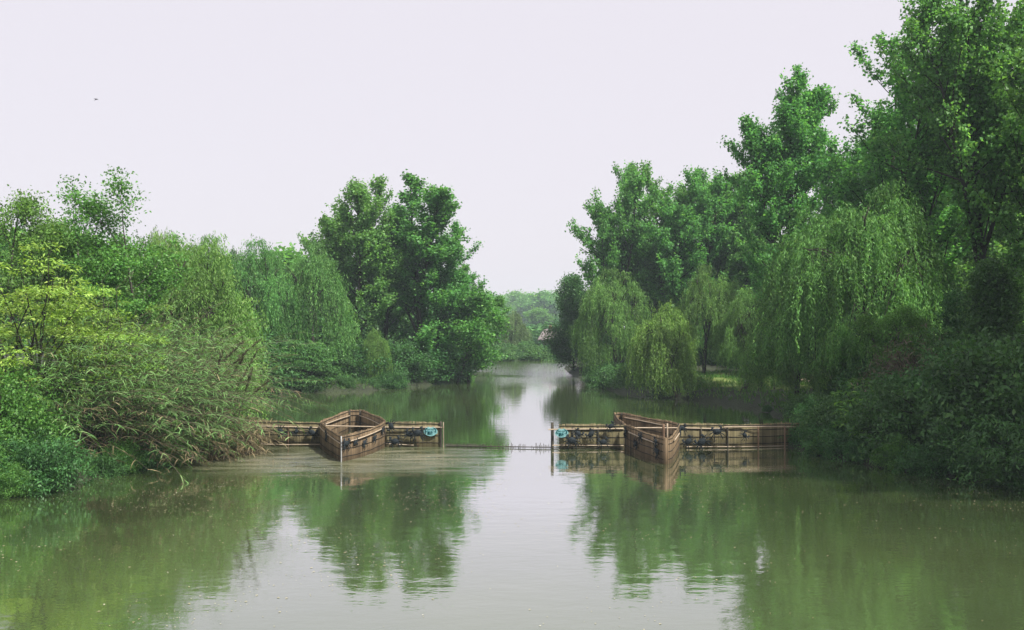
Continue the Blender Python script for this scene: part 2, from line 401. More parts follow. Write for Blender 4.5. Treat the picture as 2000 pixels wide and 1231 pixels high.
fac = mth('MINIMUM', mth('ADD', mth('MULTIPLY', fr.outputs[0], 2.0), .10), .82)
fac = mth('MULTIPLY', fac, mth('SUBTRACT', 1.0, mth('MULTIPLY', chop, .8)))
mx = N('ShaderNodeMixShader'); lk(fac, mx.inputs[0]); lk(df.outputs[0], mx.inputs[1]); lk(gl.outputs[0], mx.inputs[2]); lk(mx.outputs[0], out.inputs['Surface'])
g = Geo(); g.add([(-60, -29, 0), (110, -29, 0), (110, 175, 0), (-60, 175, 0)], [(0, 1, 2, 3)])
tag(link('water', g.mesh('water', mw)), 'calm murky green river reflecting the trees and white sky', 'river', kind='structure')

# ------------------------------------------------------------------ plants: variants
V = {}
pp = lambda t: (math.sin(math.pi * min(1, t * .86 + .16))) ** .8
SG = (.15, .15, .12)
V['poplar_a'] = gen_tree(11, 17, 4.0, .05, 104, 12, 18, SG, (.185, .165), (12, 62), pp, forks=2, spread=.4, twig=(.7, 1.5))
V['poplar_b'] = gen_tree(12, 17, 3.8, .04, 112, 12, 18, SG, (.185, .165), (15, 65), lambda t: 1.0 * (1 - t) ** .62 + .12 if t > .3 else .75 + .25 * t, forks=2, spread=.32, twig=(.7, 1.6))
V['poplar_c'] = gen_tree(13, 17, 4.2, .05, 116, 12, 18, SG, (.185, .165), (10, 60), lambda t: (math.sin(math.pi * min(1, t * .72 + .3))) ** .6, forks=3, spread=.42, twig=(.7, 1.6))
V['poplar_big'] = gen_tree(14, 20, 4.8, .15, 124, 13, 16, SG, (.175, .16), (12, 62), lambda t: (math.sin(math.pi * min(1, t * .76 + .24))) ** .6, forks=3, spread=.4, r0=.2, twig=(.8, 1.8))
V['poplar_open'] = gen_tree(15, 20, 5.2, .18, 104, 12, 16, SG, (.175, .16), (10, 60), lambda t: (math.sin(math.pi * min(1, t * .76 + .24))) ** .6, forks=3, spread=.42, r0=.19, skip=.06, twig=(.8, 1.8))
V['poplar_cone'] = gen_tree(18, 20, 5.0, .12, 150, 13, 20, SG, (.175, .16), (18, 62), lambda t: 1.05 * (1 - t) ** .75 + .1 if t > .25 else .62 + 1.0 * t, forks=2, spread=.25, r0=.2, twig=(.7, 1.6))
V['sapling_poplar'] = gen_tree(16, 9, 3.0, .04, 60, 9, 70, (.36, .36, .26), (.18, .15), (0, 50), lambda t: 1.0 - .72 * t, mat='shrub')
V['leaning'] = gen_tree(17, 8, 3.2, .18, 40, 8, 60, (.32, .32, .2), (.19, .16), (5, 45), None, lean=(.42, -.1), mat='broad')
V['willow_a'] = gen_willow(21, 10.5, 4.4, 70, 26, (.24, .06), hang=(.7, 2.3), floor=.05, sp=.085)
V['willow_b'] = gen_willow(22, 10.5, 4.0, 64, 26, (.24, .06), lean=(.12, 0), hang=(.7, 2.4), floor=.05, sp=.085)
V['willow_big'] = gen_willow(23, 11, 3.9, 84, 28, (.2, .046), hang=(.9, 3.2), sp=.075, floor=1.7)
V['willow_small'] = gen_willow(24, 6, 2.4, 56, 24, (.2, .05), 'willow_yellow', hang=(.7, 2.2), lean=(-.5, .0), sp=.075, floor=-.4)
V['willow_light'] = gen_willow(25, 9, 3.3, 64, 26, (.19, .046), 'willow_yellow', hang=(.8, 2.4), sp=.075)
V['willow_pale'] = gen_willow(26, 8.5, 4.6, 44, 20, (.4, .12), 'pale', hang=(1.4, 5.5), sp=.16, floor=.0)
V['broad_a'] = gen_tree(31, 10, 2.6, .42, 34, 8, 95, (.28, .28, .14), (.135, .09), (0, 50), lambda t: .55 + .6 * t - .55 * max(0, t - .75) * 2, mat='broad', bark='bark_grey', forks=2, r0=.1)
V['broad_b'] = gen_tree(32, 9.5, 2.6, .25, 42, 7, 100, (.3, .3, .17), (.13, .085), (5, 50), None, mat='broad', bark='bark_grey', forks=2, r0=.1)
V['yellow_a'] = gen_shrub(41, 5.6, 2.6, 60, 76, (.25, .25, .12), (.13, .048), 'yellow', True, low=.25)
V['yellow_b'] = gen_shrub(42, 4.6, 2.0, 42, 76, (.24, .24, .12), (.13, .048), 'yellow', True, low=.25)
V['layered'] = gen_shrub(43, 4.6, 3.6, 80, 44, (.34, .34, .12), (.22, .11), 'layered', True, low=.0)
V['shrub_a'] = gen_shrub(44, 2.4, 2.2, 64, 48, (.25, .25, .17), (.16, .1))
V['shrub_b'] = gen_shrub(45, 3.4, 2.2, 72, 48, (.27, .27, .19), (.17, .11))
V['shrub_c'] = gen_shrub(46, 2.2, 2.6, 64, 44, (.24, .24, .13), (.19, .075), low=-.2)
V['sapling'] = gen_shrub(47, 2.0, 1.2, 30, 34, (.18, .18, .06), (.17, .09), 'sapling', True, low=.1)
V['far_bush'] = gen_shrub(48, 3, 3, 50, 34, (.45, .45, .3), (.38, .26), 'layered')
V['far_tree'] = gen_tree(49, 12, 4.6, .15, 44, 6, 40, (.6, .6, .45), (.5, .42), (10, 55), None, mat='poplar')
V['shrub_green'] = gen_shrub(51, 3.0, 1.9, 70, 60, (.27, .27, .2), (.12, .075), 'broad')
V['brush'] = gen_shrub(50, 3.0, 2.0, 60, 26, (.3, .3, .25), (.26, .03), 'dry_grass', low=.1)
NAT = {'poplar_a': 17, 'poplar_b': 17, 'poplar_c': 17, 'poplar_big': 20, 'poplar_open': 20, 'poplar_cone': 20, 'sapling_poplar': 9, 'leaning': 8, 'willow_a': 10.5, 'willow_b': 10.5,
       'willow_big': 11, 'willow_small': 6, 'willow_light': 9, 'willow_pale': 8.5, 'broad_a': 10, 'broad_b': 9.5, 'yellow_a': 5.6, 'yellow_b': 4.6, 'layered': 4.6,
       'shrub_a': 2.4, 'shrub_b': 3.4, 'shrub_c': 2.2, 'sapling': 2.0, 'far_bush': 3, 'far_tree': 12, 'brush': 3, 'shrub_green': 3}

TOPS = {}
def top_of(me):
    v = np.empty(len(me.vertices) * 3, np.float32); me.vertices.foreach_get('co', v); v = v.reshape(-1, 3)
    zm = np.sort(v[:, 2])[-30]; k = v[:, 2] > zm * .8
    return float(zm), float(v[k, 0].mean()) * .8, float(v[k, 1].mean()) * .8
def plant(name, var, px, d, top, label, cat, rz=0, wid=1.0, group=None, base=None, dx=0):
    """root at photo column px and distance d, crown top at photo row `top`; wid scales the spread"""
    x = X(px, d) + dx; z = gz(x, d) if base is None else base
    h = Z(top, d) - z; s = h / NAT[var]
    o = empty(name, (x, d, z - .05), R(rz), (s * wid, s * wid, s))
    TOPS.setdefault(var, top_of(V[var][1]))
    zm, tx, ty = TOPS[var]; s = h / zm; ca, sa = math.cos(R(rz)), math.sin(R(rz))
    o.scale = (s * wid, s * wid, s); o.location.x -= (tx * ca - ty * sa) * s * wid; o.location.y -= (tx * sa + ty * ca) * s * wid
    o.location.z = (gz(o.location.x, o.location.y) if base is None else base) - .05
    shrub = V[var][0].name.startswith('stem')
    link('stem' if shrub else 'trunk', V[var][0], o); link('foliage' if shrub else 'crown', V[var][1], o)
    return tag(o, label, cat, group)

# left bank
plant('yellow_green_shrub', 'yellow_a', 70, 31.5, 478, 'large yellow-green shrub with flat feathery sprays above the reeds', 'shrub', 20, 1.05, base=.9)
plant('yellow_green_shrub', 'yellow_b', 205, 33.5, 555, 'smaller yellow-green shrub beside the slender grey trunk', 'shrub', 100, .85, base=.9)
plant('broadleaf_tree', 'broad_a', 212, 39, 330, 'slender open tree with a flat airy crown standing above its neighbours', 'tree', 110, 1.15)
plant('broadleaf_tree', 'broad_b', 5, 40, 368, 'leafy tree behind the yellow-green shrub at the left edge', 'tree', 40, .95)
plant('broadleaf_tree', 'broad_b', 118, 43, 425, 'lower leafy tree filling the gap left of the slender open tree', 'tree', 160, 1.0)
plant('broadleaf_tree', 'broad_b', 245, 42, 470, 'small leafy tree between the slender open tree and the light willow', 'tree', 260, .9)
plant('willow_tree', 'willow_light', 365, 49, 462, 'light green willow drooping behind the reed thicket', 'tree', 30, 1.15)
plant('willow_tree', 'willow_light', 318, 56, 440, 'wispy willow top showing behind the light green willow', 'tree', 130, .75)
plant('willow_tree', 'willow_a', 490, 71.8, 462, 'broad green willow left of the tall poplars, its curtain in shade', 'tree', 0, .95)
plant('willow_tree', 'willow_b', 612, 73.5, 468, 'green willow touching the left flank of the tall poplars', 'tree', 75, 1.0)
plant('willow_tree', 'willow_a', 420, 86, 456, 'willow whose top rises behind the broad green willow', 'tree', 190, .9)
plant('poplar_tree', 'poplar_c', 705, 77.5, 338, 'tall poplar of the left pair with a ragged double top', 'tree', 10, 1.12)
plant('poplar_tree', 'poplar_a', 668, 84, 398, 'poplar half hidden behind the left poplar pair on its willow side', 'tree', 120, .9)
plant('poplar_tree', 'poplar_b', 832, 78.7, 338, 'tall poplar of the left pair nearest the open channel', 'tree', 150, 1.38)
plant('poplar_tree', 'poplar_a', 866, 81, 440, 'shorter poplar filling the channel side of the left poplar pair', 'tree', 250, 1.2)
plant('poplar_tree', 'poplar_a', 772, 82.5, 392, 'poplar standing in the notch between the two tallest left poplars', 'tree', 300, 1.2)
plant('poplar_tree', 'poplar_b', 888, 84, 500, 'small poplar sloping down toward the channel beside the leaning tree', 'tree', 30, 1.3)
plant('leaning_tree', 'leaning', 912, 80.5, 575, 'bright green tree leaning out over the channel from the left point', 'tree', 10, 1.1)
plant('layered_shrub', 'layered', 592, 70.5, 652, 'low spreading shrub with layered sprays above the dark left waterline', 'shrub', 0, 1.0)
plant('willow_tree', 'willow_small', 728, 74, 640, 'small dark willow hanging to the water before the left poplars', 'tree', 200, .8)
# left waterline
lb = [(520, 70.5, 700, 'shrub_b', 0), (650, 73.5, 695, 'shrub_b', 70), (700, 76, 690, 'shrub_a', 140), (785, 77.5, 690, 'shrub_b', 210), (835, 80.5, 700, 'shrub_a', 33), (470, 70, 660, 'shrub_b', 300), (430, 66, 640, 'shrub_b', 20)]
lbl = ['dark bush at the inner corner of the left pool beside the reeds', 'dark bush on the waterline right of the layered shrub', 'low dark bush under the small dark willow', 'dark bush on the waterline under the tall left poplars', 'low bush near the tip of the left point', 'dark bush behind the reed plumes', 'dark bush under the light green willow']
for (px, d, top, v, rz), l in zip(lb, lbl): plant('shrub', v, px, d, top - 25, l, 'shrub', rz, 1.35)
plant('shrub', 'shrub_green', 10, 29.2, 700, 'round-leaved green bush at the left edge overhanging the water', 'shrub', 15, 1.0)
plant('shrub', 'shrub_c', 55, 27.6, 838, 'low bush trailing into the water at the left edge', 'shrub', 80, 1.0, base=.35)
plant('shrub', 'shrub_green', -40, 26.8, 835, 'leafy bush cut by the frame at the lower left waterline', 'shrub', 200, 1.0, base=.4)
plant('shrub', 'shrub_b', 130, 33, 700, 'dark bush buried inside the left part of the reed thicket', 'shrub', 120, 1.2)
plant('shrub', 'shrub_b', 290, 36, 690, 'dark bush buried inside the middle of the reed thicket', 'shrub', 220, 1.2)
# right side
plant('poplar_sapling', 'sapling_poplar', 1118, 98, 532, 'dark young poplar overhanging the channel mouth on the right', 'tree', 0, 1.0)
plant('willow_tree', 'willow_b', 1198, 79, 522, 'green willow at the channel mouth hanging to the water', 'tree', 140, 1.0)
plant('poplar_tree', 'poplar_c', 1225, 88, 308, 'leftmost tall poplar of the right-hand grove', 'tree', 40, .9)
plant('poplar_tree', 'poplar_a', 1300, 90, 312, 'tall poplar second from the channel in the right-hand grove', 'tree', 0, 1.05)
plant('poplar_tree', 'poplar_c', 1372, 86, 322, 'tall poplar third from the channel, right of the small bright willow', 'tree', 60, 1.1)
plant('poplar_tree', 'poplar_c', 1450, 90, 342, 'poplar between the grove and the taller pointed poplar', 'tree', 210, 1.05)
plant('willow_tree', 'willow_small', 1312, 63.5, 598, 'small bright willow leaning from the lawn edge over the water', 'tree', 0, 1.0)
plant('willow_tree', 'willow_b', 1378, 76, 515, 'willow standing behind the small bright willow', 'tree', 250, .9)
plant('willow_tree', 'willow_a', 1455, 72, 560, 'shaded willow behind the lawn under the pointed poplar', 'tree', 30, .85)
plant('poplar_tree', 'poplar_cone', 1556, 62, 130, 'tall pointed poplar with a thick dark trunk beside the lawn', 'tree', 20, .95)
plant('poplar_tree', 'poplar_open', 1765, 52, 28, 'very tall open-crowned poplar behind the big willow', 'tree', 300, 1.15)
plant('poplar_tree', 'poplar_big', 1900, 46, -70, 'tallest poplar at the right, its top cut by the frame', 'tree', 90, .95)
plant('poplar_tree', 'poplar_open', 2050, 45, -170, 'tall poplar at the right edge of the frame', 'tree', 130, .95)
plant('poplar_tree', 'poplar_a', 1665, 70, 215, 'poplar seen between the pointed poplar and the very tall one', 'tree', 170, .95)
plant('poplar_tree', 'poplar_b', 1840, 66, 110, 'poplar showing through the gaps behind the tallest poplar', 'tree', 220, 1.0)
plant('poplar_tree', 'poplar_a', 1975, 62, 150, 'poplar far back between the two right-edge poplars', 'tree', 10, 1.0)
plant('willow_tree', 'willow_big', 1690, 46, 352, 'big olive-green willow before the tall poplars on the right bank', 'tree', 0, 1.25)
plant('willow_tree', 'willow_big', 1555, 49, 505, 'lower willow curtain left of the big olive-green willow', 'tree', 170, 1.0)
plant('willow_tree', 'willow_b', 1830, 54, 470, 'shaded willow behind the big olive-green willow', 'tree', 0, .8)
plant('broadleaf_tree', 'broad_b', 1960, 38, 520, 'dark leafy tree over the right bank below the tallest poplar', 'tree', 80, 1.1)
plant('broadleaf_tree', 'sapling_poplar', 1870, 40, 560, 'dark young poplar in the undergrowth of the right bank', 'tree', 40, .8)
plant('poplar_tree', 'poplar_big', 2500, 27, -500, 'tall poplar out of sight at the right whose shade falls on the near bank', 'tree', 70, 1.0)
plant('poplar_tree', 'poplar_open', 2400, 34, -330, 'tall poplar just outside the right edge shading the undergrowth', 'tree', 200, 1.0)
plant('poplar_tree', 'poplar_a', 2585, 24, -600, 'poplar out of sight at the right nearest the viewer, shading the corner of the bank', 'tree', 20, 1.0)
plant('poplar_tree', 'poplar_c', 1418, 88, 332, 'poplar closing the notch between the grove and the pointed poplar', 'tree', 300, 1.15)
plant('poplar_tree', 'poplar_a', 1215, 93, 420, 'shorter poplar on the channel side of the right-hand grove', 'tree', 200, 1.0)
rb = [(1610, 40.5, 770, 'shrub_c', 0, 'leafy bush beside the end of the right bamboo screen'), (1575, 46, 760, 'shrub_a', 60, 'low bush on the bank behind the right bamboo screen'),
      (1660, 37, 760, 'shrub_c', 100, 'bush leaning over the water right of the bamboo screen end'), (1750, 35, 720, 'shrub_b', 30, 'dark bush right of the bright sapling'),
      (1830, 33, 720, 'shrub_c', 170, 'dark spreading bush halfway along the right bank'), (1900, 33.5, 655, 'shrub_b', 250, 'tall dark bush under the dark leafy tree'),
      (1985, 31, 640, 'shrub_b', 140, 'tall dark bush at the right edge of the frame'), (1940, 30, 800, 'shrub_c', 20, 'low dark bush trailing to the water near the right edge'),
      (2040, 28.5, 790, 'shrub_c', 220, 'dark bush cut by the right edge at the waterline'), (1700, 42, 690, 'shrub_b', 310, 'bush under the big willow behind the bright sapling'),
      (1790, 42, 640, 'shrub_b', 80, 'bush among the leaning trunks of the right bank'), (1640, 50, 700, 'shrub_b', 10, 'bush right of the thick dark trunk'),
      (1500, 53, 788, 'shrub_a', 50, 'low bush on the bank edge in front of the lawn'), (1545, 51, 790, 'shrub_a', 150, 'low bush on the shaded slope below the thick trunk')]
for px, d, top, v, rz, l in rb: plant('shrub', v, px, d, top, l, 'shrub', rz, .98)
def edge_bushes(pts, step, label, group, hs, seed, inland, var=('shrub_a', 'shrub_b', 'shrub_c')):
    r = np.random.default_rng(seed); P, q = resample(pts, step)
    for k, (x, y) in enumerate(P):
        x += r.normal(0, .35) + inland; y += r.normal(0, .3) + (.5 if inland > .2 else -.25); v = var[k % len(var)]
        o_top = YH + (H - r.uniform(*hs)) / y * F
        plant('shrub', v, 1000 + x / y * F, y, o_top, label, 'shrub', r.uniform(0, 360), 1.05, group, base=.1)
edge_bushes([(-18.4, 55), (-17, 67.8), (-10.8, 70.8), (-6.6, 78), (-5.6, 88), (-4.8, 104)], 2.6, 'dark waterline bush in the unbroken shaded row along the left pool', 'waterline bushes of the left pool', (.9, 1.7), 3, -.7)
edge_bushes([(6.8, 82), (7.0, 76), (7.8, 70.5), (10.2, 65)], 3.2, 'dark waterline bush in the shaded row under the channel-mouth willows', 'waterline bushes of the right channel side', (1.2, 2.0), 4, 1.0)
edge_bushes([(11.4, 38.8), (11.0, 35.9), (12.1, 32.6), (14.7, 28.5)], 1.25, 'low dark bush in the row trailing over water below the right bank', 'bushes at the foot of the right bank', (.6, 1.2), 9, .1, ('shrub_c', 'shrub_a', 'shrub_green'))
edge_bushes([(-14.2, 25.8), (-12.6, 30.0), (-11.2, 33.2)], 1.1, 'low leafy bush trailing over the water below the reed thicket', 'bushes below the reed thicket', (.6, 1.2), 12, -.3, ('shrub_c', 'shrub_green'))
edge_bushes([(-3.6, 133), (1, 138), (6, 140.5), (14, 142)], 2.6, 'small hazy bush in the row along the far waterline', 'bushes of the far waterline', (1.3, 2.4), 6, 0, ('far_bush', 'far_bush'))
plant('sapling', 'sapling', 1695, 35.2, 742, 'bright yellow-green sapling catching light on the right bank', 'sapling', 0, 1.1)
plant('brush', 'brush', 1800, 38, 640, 'tangle of dry brown twigs on the right bank', 'brush', 0, 1.0)
# woods further back on both sides: the low dark backdrop
bk = [(1180, 118, 560), (1260, 112, 470), (1340, 108, 480), (1430, 104, 450), (1500, 98, 470), (1580, 92, 440), (1660, 88, 400), (1740, 84, 400), (1830, 80, 380), (1920, 78, 340), (2010, 74, 380)]
bkl = ['channel mouth', 'leftmost tall poplar', 'second grove poplar', 'third grove poplar', 'shaded willow', 'thick dark trunk', 'lower willow curtain', 'big olive-green willow', 'very tall open poplar', 'tallest poplar', 'right-edge poplar']
for k, ((px, d, top), l) in enumerate(zip(bk, bkl)): plant('woodland_tree', 'far_tree', px, d, top, 'background wood tree glimpsed behind the ' + l, 'tree', k * 77, 1.15, 'trees of the wood behind the right bank')
for k, (px, d) in enumerate([(1230, 96), (1330, 94), (1420, 90), (1490, 84), (1560, 80), (1630, 76), (1700, 72), (1780, 66), (1870, 60), (1960, 56)]):
    plant('woodland_shrub', 'shrub_b', px, d, 640, 'shadowed understorey bush in the wood behind ' + ['the channel-mouth willow', 'the small bright willow', 'the willow behind the bright willow', 'the lawn', 'the thick trunk', 'the bare earth', 'the big willow', 'the leaning trunks', 'the young poplar of the undergrowth', 'the dark leafy tree'][k], 'shrub', k * 50, 1.2, 'understorey bushes of the right wood')
for k, (px, d, top, l) in enumerate([(560, 100, 480, 'green willow beside the left poplars'), (640, 104, 500, 'left poplar pair'), (340, 90, 480, 'light green willow'), (230, 80, 470, 'slender open tree'), (120, 75, 450, 'lower leafy tree'), (20, 70, 440, 'leafy tree at the left edge'), (760, 108, 520, 'poplar nearest the channel')]):
    plant('woodland_tree', 'far_tree', px, d, top, 'background wood tree glimpsed behind the ' + l, 'tree', k * 67, 1.1, 'trees of the wood behind the left bank')
for k, (px, d, top) in enumerate([(640, 99, 560), (690, 102, 575), (740, 98, 570), (790, 104, 575), (840, 100, 570), (885, 103, 590), (590, 96, 560)]):
    plant('woodland_shrub', 'shrub_b', px, d, top, 'tall shadowed bush closing the gaps under the left poplar pair', 'shrub', k * 50, 1.1, 'understorey bushes behind the left poplars')
for k, (px, d, top, v, l) in enumerate([(1745, 41, 590, 'broad_b', 'young leafy tree between the big willow and the leaning trunks'), (1860, 37.5, 610, 'layered', 'shrub with layered sprays under the young poplar of the undergrowth'), (1935, 36, 500, 'sapling_poplar', 'young dark poplar in front of the dark leafy tree'), (1655, 43, 640, 'broad_b', 'young leafy tree behind the bright sapling on the right bank')]):
    plant('shrub' if v == 'layered' else 'young_tree', v, px, d, top, l, 'shrub' if v == 'layered' else 'tree', k * 80, .62 if v == 'layered' else 1.0)
plant('poplar_tree', 'poplar_open', 2235, 32, -330, 'nearest poplar at the right edge shading the undergrowth below it', 'tree', 20, .9)
# far end of the channel
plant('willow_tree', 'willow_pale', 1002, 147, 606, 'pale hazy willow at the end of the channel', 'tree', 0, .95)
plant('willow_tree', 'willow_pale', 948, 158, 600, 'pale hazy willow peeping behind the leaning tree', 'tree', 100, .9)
plant('bush', 'far_bush', 985, 141, 668, 'rounded hazy bush on the far waterline', 'bush', 0, 1.2)
plant('bush', 'far_bush', 950, 137, 674, 'low hazy bush behind the tip of the left point', 'bush', 80, 1.0)
plant('bush', 'far_bush', 1030, 142.5, 664, 'hazy bush under the pale willow by the far water', 'bush', 150, 1.0)
plant('bush', 'far_bush', 1062, 144, 672, 'dim bush below the far tiled roof', 'bush', 210, .9)
plant('bush', 'far_bush', 1095, 147, 672, 'hazy bush beside the dark young poplar', 'bush', 310, 1.1)
for k, (px, d, top, l) in enumerate([(925, 330, 586, 'far hazy tree just right of the left poplars'), (952, 400, 570, 'far hazy tree above the leaning tree'), (982, 360, 588, 'far hazy tree over the pale willow'), (1008, 440, 568, 'far blue-green tree left of the skyline dip'),
                                   (1036, 420, 572, 'far blue-green tree in the middle of the skyline gap'), (1062, 400, 567, 'darker blue-green far tree above the tiled roof'), (1090, 430, 568, 'far blue-green tree beside the dark young poplar'), (1052, 300, 600, 'hazy tree rising behind the tiled roof'), (1115, 390, 580, 'far tree behind the dark young poplar'), (940, 270, 606, 'hazy tree low behind the leaning tree')]):
    plant('distant_tree', 'far_tree', px, d, top, l, 'tree', k * 91, 1.1 + .25 * (k % 2), 'hazy trees at the end of the channel')
for k, (px, d, top) in enumerate([(1015, 230, 632), (975, 210, 630), (1050, 215, 634), (1080, 200, 630), (935, 200, 626), (1110, 190, 625)]):
    plant('bush', 'far_bush', px, d, top, 'hazy shapeless bush filling the gaps behind the pale willow', 'bush', k * 61, 1.6, 'hazy bushes behind the pale willow')

# ------------------------------------------------------------------ reeds of the left bank
rng = np.random.default_rng(5)
def reed_mass(n, xr, yr, Ls, lean, bend, nl, leafL, leafW, rng, culm, blade, dens=None):
    for i in range(n):
        for _ in range(40):
            x = rng.uniform(*xr); y = rng.uniform(*yr)
            if river_dist(np.array([x]), np.array([y]))[0] > .15 and (dens is None or rng.uniform() < dens(x, y)): break
        z = gz(x, y); L = rng.uniform(*Ls) * (1 if dens is None else .55 + .45 * dens(x, y))
        tn = rng.uniform(0, 1); d0 = (lean[0] + rng.normal(0, .28), lean[1] + rng.normal(0, .28), 1)
        pts = curve((x, y, z - .1), d0, L, np.array(bend) * rng.uniform(.5, 1.4), 9, rng, .02)
        culm.tube(pts, np.linspace(.013, .004, 9), 4)
        for j in range(nl):
            t = .22 + .78 * (j + rng.uniform(0, 1)) / nl
            p, d = at(pts, min(t, 1)); a = rng.uniform(0, 6.28)
            o = d * .55 + np.array([math.cos(a), math.sin(a), .25])
            l = rng.uniform(*leafL)
            lp = curve(p, o, l, (0.15, -.05, -1.1 * rng.uniform(.3, 1.4)), 4)
            s = norm(np.cross(lp[-1] - lp[0], np.array([rng.normal(0, .5), rng.normal(0, .5), 1])))
            blade.strip(lp, np.array([.55, 1, .75, .08]) * leafW * rng.uniform(.7, 1.2), s, tn)
culm, blade = Geo(), Geo()
den = lambda x, y: 1.0 if x < -11.3 else .75
reed_mass(900, (-17.2, -11.5), (31.3, 38.0), (3.2, 6.3), (.16, -.08), (1.1, -.45, -1.1), 27, (.22, .5), .022, rng, culm, blade, den)
reed_mass(320, (-12.5, -10.4), (32.5, 37.3), (1.3, 2.2), (.4, -.4), (.8, -.6, -1.1), 20, (.22, .45), .022, rng, culm, blade)
th = tag(link('reed_thicket', blade.mesh('reed_thicket', M['reed'])), 'grey-green reeds bent over the water along the left bank', 'reeds', kind='stuff')
link('stem', culm.mesh('reed_stems', M['dry_grass']), th)
culm, blade = Geo(), Geo()
reed_mass(130, (-16, -11.4), (31.5, 37.0), (3.2, 5.6), (.2, -.15), (1.2, -.45, -1.2), 9, (.25, .5), .024, rng, culm, blade)
reed_mass(190, (-11.4, -10.2), (33.8, 37.2), (1.2, 2.7), (.5, -.35), (1.1, -.45, -1.9), 17, (.25, .5), .026, rng, culm, blade)
reed_mass(60, (-15.5, -11.8), (31.2, 33.6), (2.2, 4.0), (.9, -.5), (1.0, -.35, -1.15), 10, (.25, .5), .024, rng, culm, blade)
th = tag(link('dry_reeds', blade.mesh('dry_reeds', M['dry_reed'])), 'dead tan reeds drooping at the tip and under the green thicket', 'dry reeds', kind='stuff')
link('stem', culm.mesh('dry_stems', M['dry_grass']), th)
# seven single reeds with brown plumes
plumes = [(398, 716, 452, 668), (415, 726, 484, 664), (436, 760, 478, 690), (424, 735, 452, 700), (450, 775, 470, 722), (458, 775, 508, 738), (395, 742, 412, 690)]
pl_lab = ['brown reed plume, upper one of the two long stalks pointing right above the thicket', 'long thin reed stalk reaching farthest up beside the dark willow', 'reed stalk with a slim plume crossing behind the long thin one', 'short reed plume beneath the two long stalks',
          'upright reed plume near the tip of the thicket', 'thick brown reed plume nearest the dry tan tip', 'pale upright reed stalk left of the other plumes']
for (xa, ya, xb, yb), l in zip(plumes, pl_lab):
    d = 33.6; xa += 26; xb += 26; a = np.array([X(xa, d), d, Z(ya, d)]); b = np.array([X(xb, d), d - .3, Z(yb, d)]); root = a + (a - b) * .9
    root[2] = min(root[2], a[2] - .9)
    o = empty('plumed_reed', root); s = np.linspace(0, 1, 8)[:, None]
    path = root * (1 - s) ** 2 + 2 * (a) * s * (1 - s) + b * s ** 2
    G = Geo(); G.tube(path - root, np.linspace(.014, .007, 8), 5); link('stalk', G.mesh('stalk', M['dry_grass'], True), o)
    G = Geo(); n = 130; t = rng.uniform(.6, 1, n); P = np.array([at(path, q)[0] for q in t]) - root; dv = norm(b - a)
    P += rng.normal(0, .022, P.shape); D = dv + rng.normal(0, .25, P.shape); G.leaves(P, D, .14, .02, rng)
    link('plume', G.mesh('plume', M['dry_grass']), o); tag(o, l, 'reed', 'plumed reeds above the thicket')

# grass along the banks and on the lawn (uncountable)
G = Geo(); n = 26000
px = rng.uniform(-22, 26, n); py = rng.uniform(24, 80, n); dd = river_dist(px, py)
k = (dd > .05) & ((dd < 1.6) | ((px > 10) & (py > 55) & (py < 76) & (rng.uniform(0, 1, n) < .8))); px, py = px[k], py[k]
P = np.stack([px, py, ground_z(px, py)], 1); P = np.repeat(P, 3, 0) + rng.normal(0, .09, (3 * len(P), 3)) * (1, 1, 0)
D = rng.normal(0, .4, P.shape); D[:, 2] = 1
G.leaves(P, D, rng.uniform(.16, .42, len(P)), .05, rng)
tag(link('bank_grass', G.mesh('bank_grass', M['grass'])), 'short grass along the banks and over the lawn', 'grass', kind='stuff')

# floating leaves and specks
G = Geo(); n = 30000
px = rng.uniform(-14, 14, n); py = 11 + 26 * rng.uniform(0, 1, n) ** .8
dens = np.where(px < 0, .95, .35) * np.where((py > 24), 1.0, .45)
streak = .5 + .5 * np.sin(px * .9 + 2.2 * np.sin(py * .55) + py * .3)
k = (rng.uniform(0, 1, n) < dens * (.08 + .92 * streak ** 3)) & (river_dist(px, py) < -.3); px, py = px[k], py[k]
P = np.stack([px, py, np.full(len(px), .006)], 1); a = rng.uniform(0, 6.28, len(px)); D = np.stack([np.cos(a), np.sin(a), 0 * a], 1)
s = rng.uniform(.014, .038, len(px)) * rng.choice([1, 1, 1, 1.7], len(px))
S = np.stack([-np.sin(a), np.cos(a), 0 * a], 1); w = s * .5
m = P + D * (s * .5)[:, None]; m[:, 2] += .004
G.add(np.stack([P, m + S * w[:, None] * .7, P + D * s[:, None], m - S * w[:, None] * .7], 1).reshape(-1, 3), np.arange(4 * len(P)).reshape(-1, 4))
M['fleck'] = leaf_mat('floating_leaf', (.22, .2, .1), (.36, .33, .2), (.6, .57, .45), .1, .6, (1, 1, .8))
tag(link('floating_leaves', G.mesh('floating_leaves', M['fleck'])), 'fallen leaves and pale specks floating on the river', 'floating leaves', kind='stuff')

